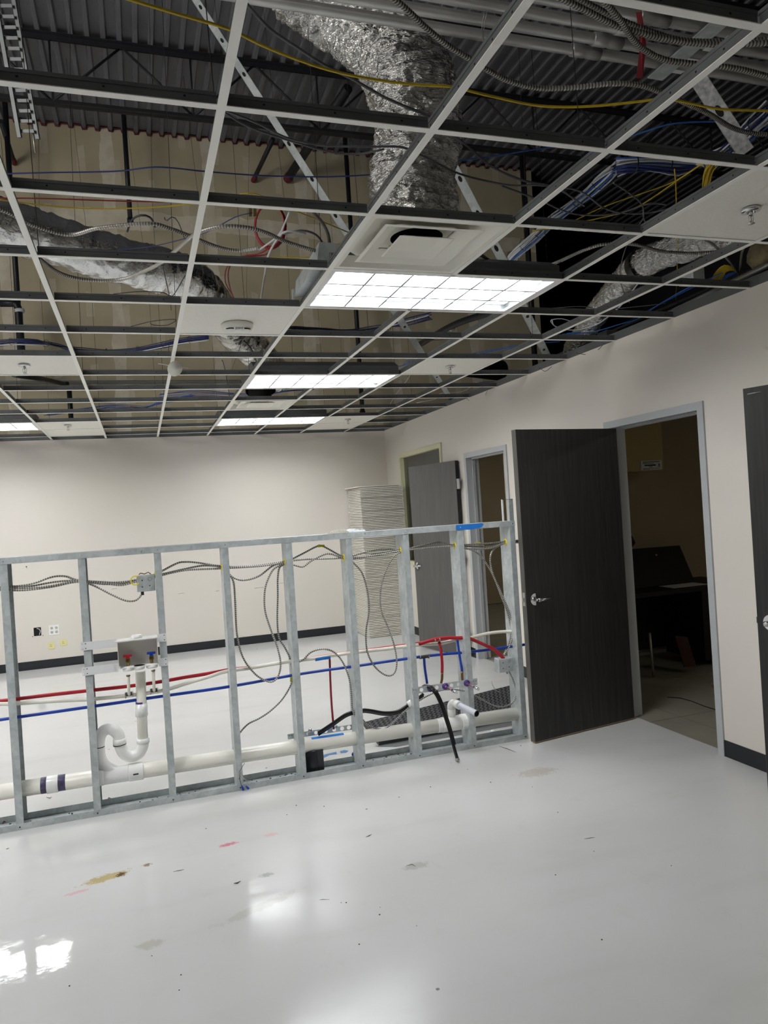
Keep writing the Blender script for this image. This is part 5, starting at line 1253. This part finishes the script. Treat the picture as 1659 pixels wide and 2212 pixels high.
q = Vector((.86, -.0008, 2.075)); MB().tube([M3_ @ Vector((.885, -.0006, 2.082)), M3_ @ Vector((.82, -.0006, 2.084))], .003, 4).build('scratch', STEEL, lf3)

# ---- things in the dark office
B(UY(1300, 950, 4.0).x, UY(1430, 950, 4.0).x, 4.0, 4.36, UY(1400, 1017, 4.0).z, 2.735).build('wall_bulkhead', mat('bulkhead_khaki', 'b7a97c', .7), kind='structure')
e = empty('office_sign', UY(1406, 1004, 3.99), 'white printed sign fixed low on the khaki bulkhead inside the dark office', 'sign')
a = UY(1384, 996, 3.992); b = UY(1429, 993, 3.992); c = UY(1384, 1016, 3.992)
B(a.x, b.x, 3.990, 3.998, c.z, a.z).build('board', mat('sign_white', 'dfe0e4', .5), e)
sw_, sh = b.x - a.x, a.z - c.z
for k, (x0_, x1_, z_, h_) in enumerate(((.08, .90, .86, .035), (.07, .62, .70, .03), (.16, .70, .50, .075), (.36, .54, .33, .03), (.08, .88, .16, .02), (.08, .40, .07, .02))):
    B(a.x + sw_ * x0_, a.x + sw_ * x1_, 3.9892, 3.990, c.z + sh * (z_ - h_), c.z + sh * (z_ + h_)).build('print_line', INK, e)
MB().lathe([(.004, -.001), (.011, -.001), (.011, 0)], (a.x + sw_ * .86, 3.990, c.z + sh * .52), (0, 1, 0), 14).build('emblem', INK, e)
B(a.x + sw_ * .80, a.x + sw_ * .92, 3.9892, 3.990, c.z + sh * .30, c.z + sh * .36).build('print_line', INK, e)
# desk with a dark panel leaning on it
e = empty('desk', (4.3, 3.75, 0), 'black desk standing in the dark office', 'desk')
B(3.75, 5.15, 3.50, 4.15, .70, .74).build('top', DARKF, e); B(3.80, 3.84, 3.52, 4.12, 0, .70).build('side_panel', DARKF, e); B(5.06, 5.10, 3.52, 4.12, 0, .70).build('side_panel', DARKF, e); B(3.84, 5.06, 4.05, 4.08, .1, .70).build('back_panel', DARKF, e); B(4.6, 5.06, 3.52, 4.05, .05, .70).build('drawer_block', DARKF, e)
tp = [UY(1352, 1187, 4.05), UY(1468, 1178, 4.05), UY(1512, 1283, 3.80), UY(1362, 1292, 3.80)]
e = empty('leaning_panel', tp[3], 'black flat panel leaning back on the desk in the dark office', 'panel')
MB().poly(tp, .03).build('panel', DARKF, e); MB().lathe([(0, 0), (.012, 0), (.012, .004)], UY(1418, 1199, 3.98), (0, 1, 0), 10).build('badge', STEEL, e)
B(4.35, 4.75, 3.58, 3.80, .7402, .7415).build('paper_sheet', PAPER, None, 'pale sheet of paper on the black desk', 'paper')
og = [UY(1458, 1373, 3.46), UY(1485, 1376, 3.46), UY(1504, 1440, 3.40), UY(1479, 1441, 3.40)]
MB().poly(og, .01).build('orange_board', ORNG, None, 'dull orange board leaning against the desk in the dark office', 'board', loc=og[3])
MB().cyl(UY(1403, 1367, 3.45), Vector((UY(1411, 1447, 3.45).x, 3.45, 0)), .012, 8).build('metal_leg', STEEL, None, 'thin metal leg standing in the dark office', 'leg')
q = UY(1357, 1170, 4.1); MB().lathe([(0, -.08), (.05, -.05), (.07, 0), (.03, .06), (0, .07)], q, (.3, 0, 1), 12).build('lamp_head', DARKF, None, 'small black shape beside the door jamb in the dark office', 'lamp', loc=q)
q = UZ(1541, 1482, .02); MB().tube([q, q + Vector((.05, .02, .03)), q + Vector((.10, .0, .0))], .022, 8).build('wood_scrap', mat('tan', '8c7850', .8), None, 'tan scrap on the office floor at the door edge', 'scrap', loc=q)

# ================================================================== STACK OF CEILING TILES
N = 92; tz_ = 1.955 / N
me = None; rd = random.Random(11); ox = oy = 0; proto = None
for k in range(N):
    if k % 17 == 0: ox = rd.uniform(-.012, .012); oy = rd.uniform(-.012, .012)
    x = 2.425 + ox + rd.uniform(-.006, .006); y = 7.005 + oy * .6 + rd.uniform(-.006, .006)
    if x + .585 > WX - .01: x = WX - .01 - .585
    if k == N - 1: x -= .035
    if proto is None:
        m = MB(); h = tz_ - .0030
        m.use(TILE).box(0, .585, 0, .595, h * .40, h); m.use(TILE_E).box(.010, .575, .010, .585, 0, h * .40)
        proto = m.build('stacked_tile', None, None); o = proto
    else:
        o = proto.copy(); COL.objects.link(o)
    o.location = (x, y, k * tz_ + .001); o.rotation_euler.z = rd.uniform(-.010, .010)
    lab = 'off-white ceiling tile in the tall stack standing in the back corner'
    od = ['second', 'third', 'fourth', 'fifth', 'sixth']
    if N - 2 >= k >= N - 6: lab = 'off-white ceiling tile, %s from the top of the tall corner stack' % od[N - 2 - k]
    if k < 3: lab = 'off-white ceiling tile, %s of the tall corner stack' % ['lowest', 'second from the bottom', 'third from the bottom'][k]
    if k == N - 1: lab = 'topmost off-white ceiling tile of the tall corner stack, sticking out to the left'
    tag(o, lab, 'ceiling tile', 'ceiling tiles stacked in the corner')

# ================================================================== FLOOR MAT
def matmesh():
    c = [UZ(785, 1560, .03), UZ(1112, 1478, .03), UZ(1122, 1546, .03), UZ(818, 1602, .03)]
    A, Bq, Cq, D = c; zt, th = .030, .018
    e = empty('rubber_mat', ((A + Cq) / 2), 'dark grey perforated rubber mat on the floor behind the partition', 'mat')
    def P(u, v, z): q = A.lerp(Bq, u).lerp(D.lerp(Cq, u), v); return Vector((q.x, q.y, z))
    m = MB(); nu, nv = 34, 20
    for i in range(nu):
        for j in range(nv):
            u0, u1 = i / nu, (i + 1) / nu; v0, v1 = j / nv, (j + 1) / nv; fu, fv = (u1 - u0) * .28, (v1 - v0) * .22
            # frame of a cell around a slot
            o = [P(u0, v0, zt), P(u1, v0, zt), P(u1, v1, zt), P(u0, v1, zt)]
            sh_ = .25 * (u1 - u0) * (1 if j % 2 else -1)
            n_ = [P(u0 + fu + sh_ * .5, v0 + fv, zt), P(u1 - fu + sh_ * .5, v0 + fv, zt), P(u1 - fu + sh_ * .5, v1 - fv, zt), P(u0 + fu + sh_ * .5, v1 - fv, zt)]
            lo = [p - Vector((0, 0, th * .5)) for p in n_]
            m.use(RUB); m.add(o + n_, [[k, (k + 1) % 4, 4 + (k + 1) % 4, 4 + k] for k in range(4)]); m.add(n_ + lo, [[k, (k + 1) % 4, 4 + (k + 1) % 4, 4 + k] for k in range(4)])
            m.use(mat('mat_slot', '1e1e22', .8)); m.add(lo, [[0, 1, 2, 3]])
    m.build('grid_sheet', None, e)
    m = MB(); m.use(RUB)
    cc = [P(0, 0, zt), P(1, 0, zt), P(1, 1, zt), P(0, 1, zt)]; m.add(cc + [p + Vector((0, 0, -.03)) for p in cc], [[k, (k + 1) % 4, 4 + (k + 1) % 4, 4 + k] for k in range(4)]); m.build('rim', None, e)
    o = [P(-.03, 1.0, .004), P(1.0, 1.0, .004), P(1.0, 1.12, .001), P(.10, 1.16, .001)]
    MB().add(o, [[0, 1, 2, 3]]).build('ramp_edge', mat('mat_edge', '6e7070', .6), e)
matmesh()

# ================================================================== SMALL FLOOR DEBRIS
for k, (pts, w, l) in enumerate((([(1078, 1612), (1095, 1617), (1115, 1625)], .0022, 'dark sliver of debris on the floor near the big door'),
                   ([(374, 1883), (388, 1880), (398, 1878)], .0015, 'thin dark splinter on the floor near the brown stain'),
                   ([(790, 1808), (798, 1805), (803, 1802)], .0020, 'dark curl of debris on the floor in front of the hose'),
                   ([(878, 1870), (890, 1867), (898, 1871)], .0014, 'small grey scuff of dirt on the near floor'),
                   ([(1262, 1812), (1275, 1810), (1285, 1809)], .0014, 'thin dark scratch on the floor at right'),
                   ([(505, 1908), (513, 1907), (520, 1903)], .0030, 'small dark chip on the floor right of the brown stain'),
                   ([(690, 1944), (697, 1943), (712, 1943)], .0010, 'thin scratch mark by the white glare patch'),
                   ([(100, 1722), (108, 1724), (112, 1721)], .0022, 'dark curl of debris behind the partition at left'))):
    P = [UZ(a, b, .001 + w) for a, b in pts]
    MB().tube(P, [w * .4, w, w * .3], 5).build('floor_debris', mat('debris', '4a4843', .9), None, l, 'debris', loc=P[0])
rd = random.Random(3); pts = [(328, 2065), (391, 2106), (387, 2139), (776, 2040), (748, 1950), (737, 1950), (821, 1960), (820, 1976), (1283, 1839), (1150, 1700), (1060, 1690), (1205, 1755), (640, 1740), (620, 1760), (445, 1790), (560, 1700), (862, 1722), (930, 1700), (1010, 1662), (700, 1742), (150, 2130), (900, 2000), (1300, 2030), (1200, 1890), (1450, 1870), (975, 1648), (1125, 1611)]
for a, b in pts:
    q = UZ(a, b, .0); s_ = rd.uniform(.002, .0042)
    MB().lathe([(0, s_ * .9), (s_ * .8, s_ * .5), (s_, 0)], q, (0, 0, 1), 6).build('grit_speck', MATS['debris'], None, 'tiny dark speck of grit on the white floor', 'debris', 'grit specks on the floor', loc=q)
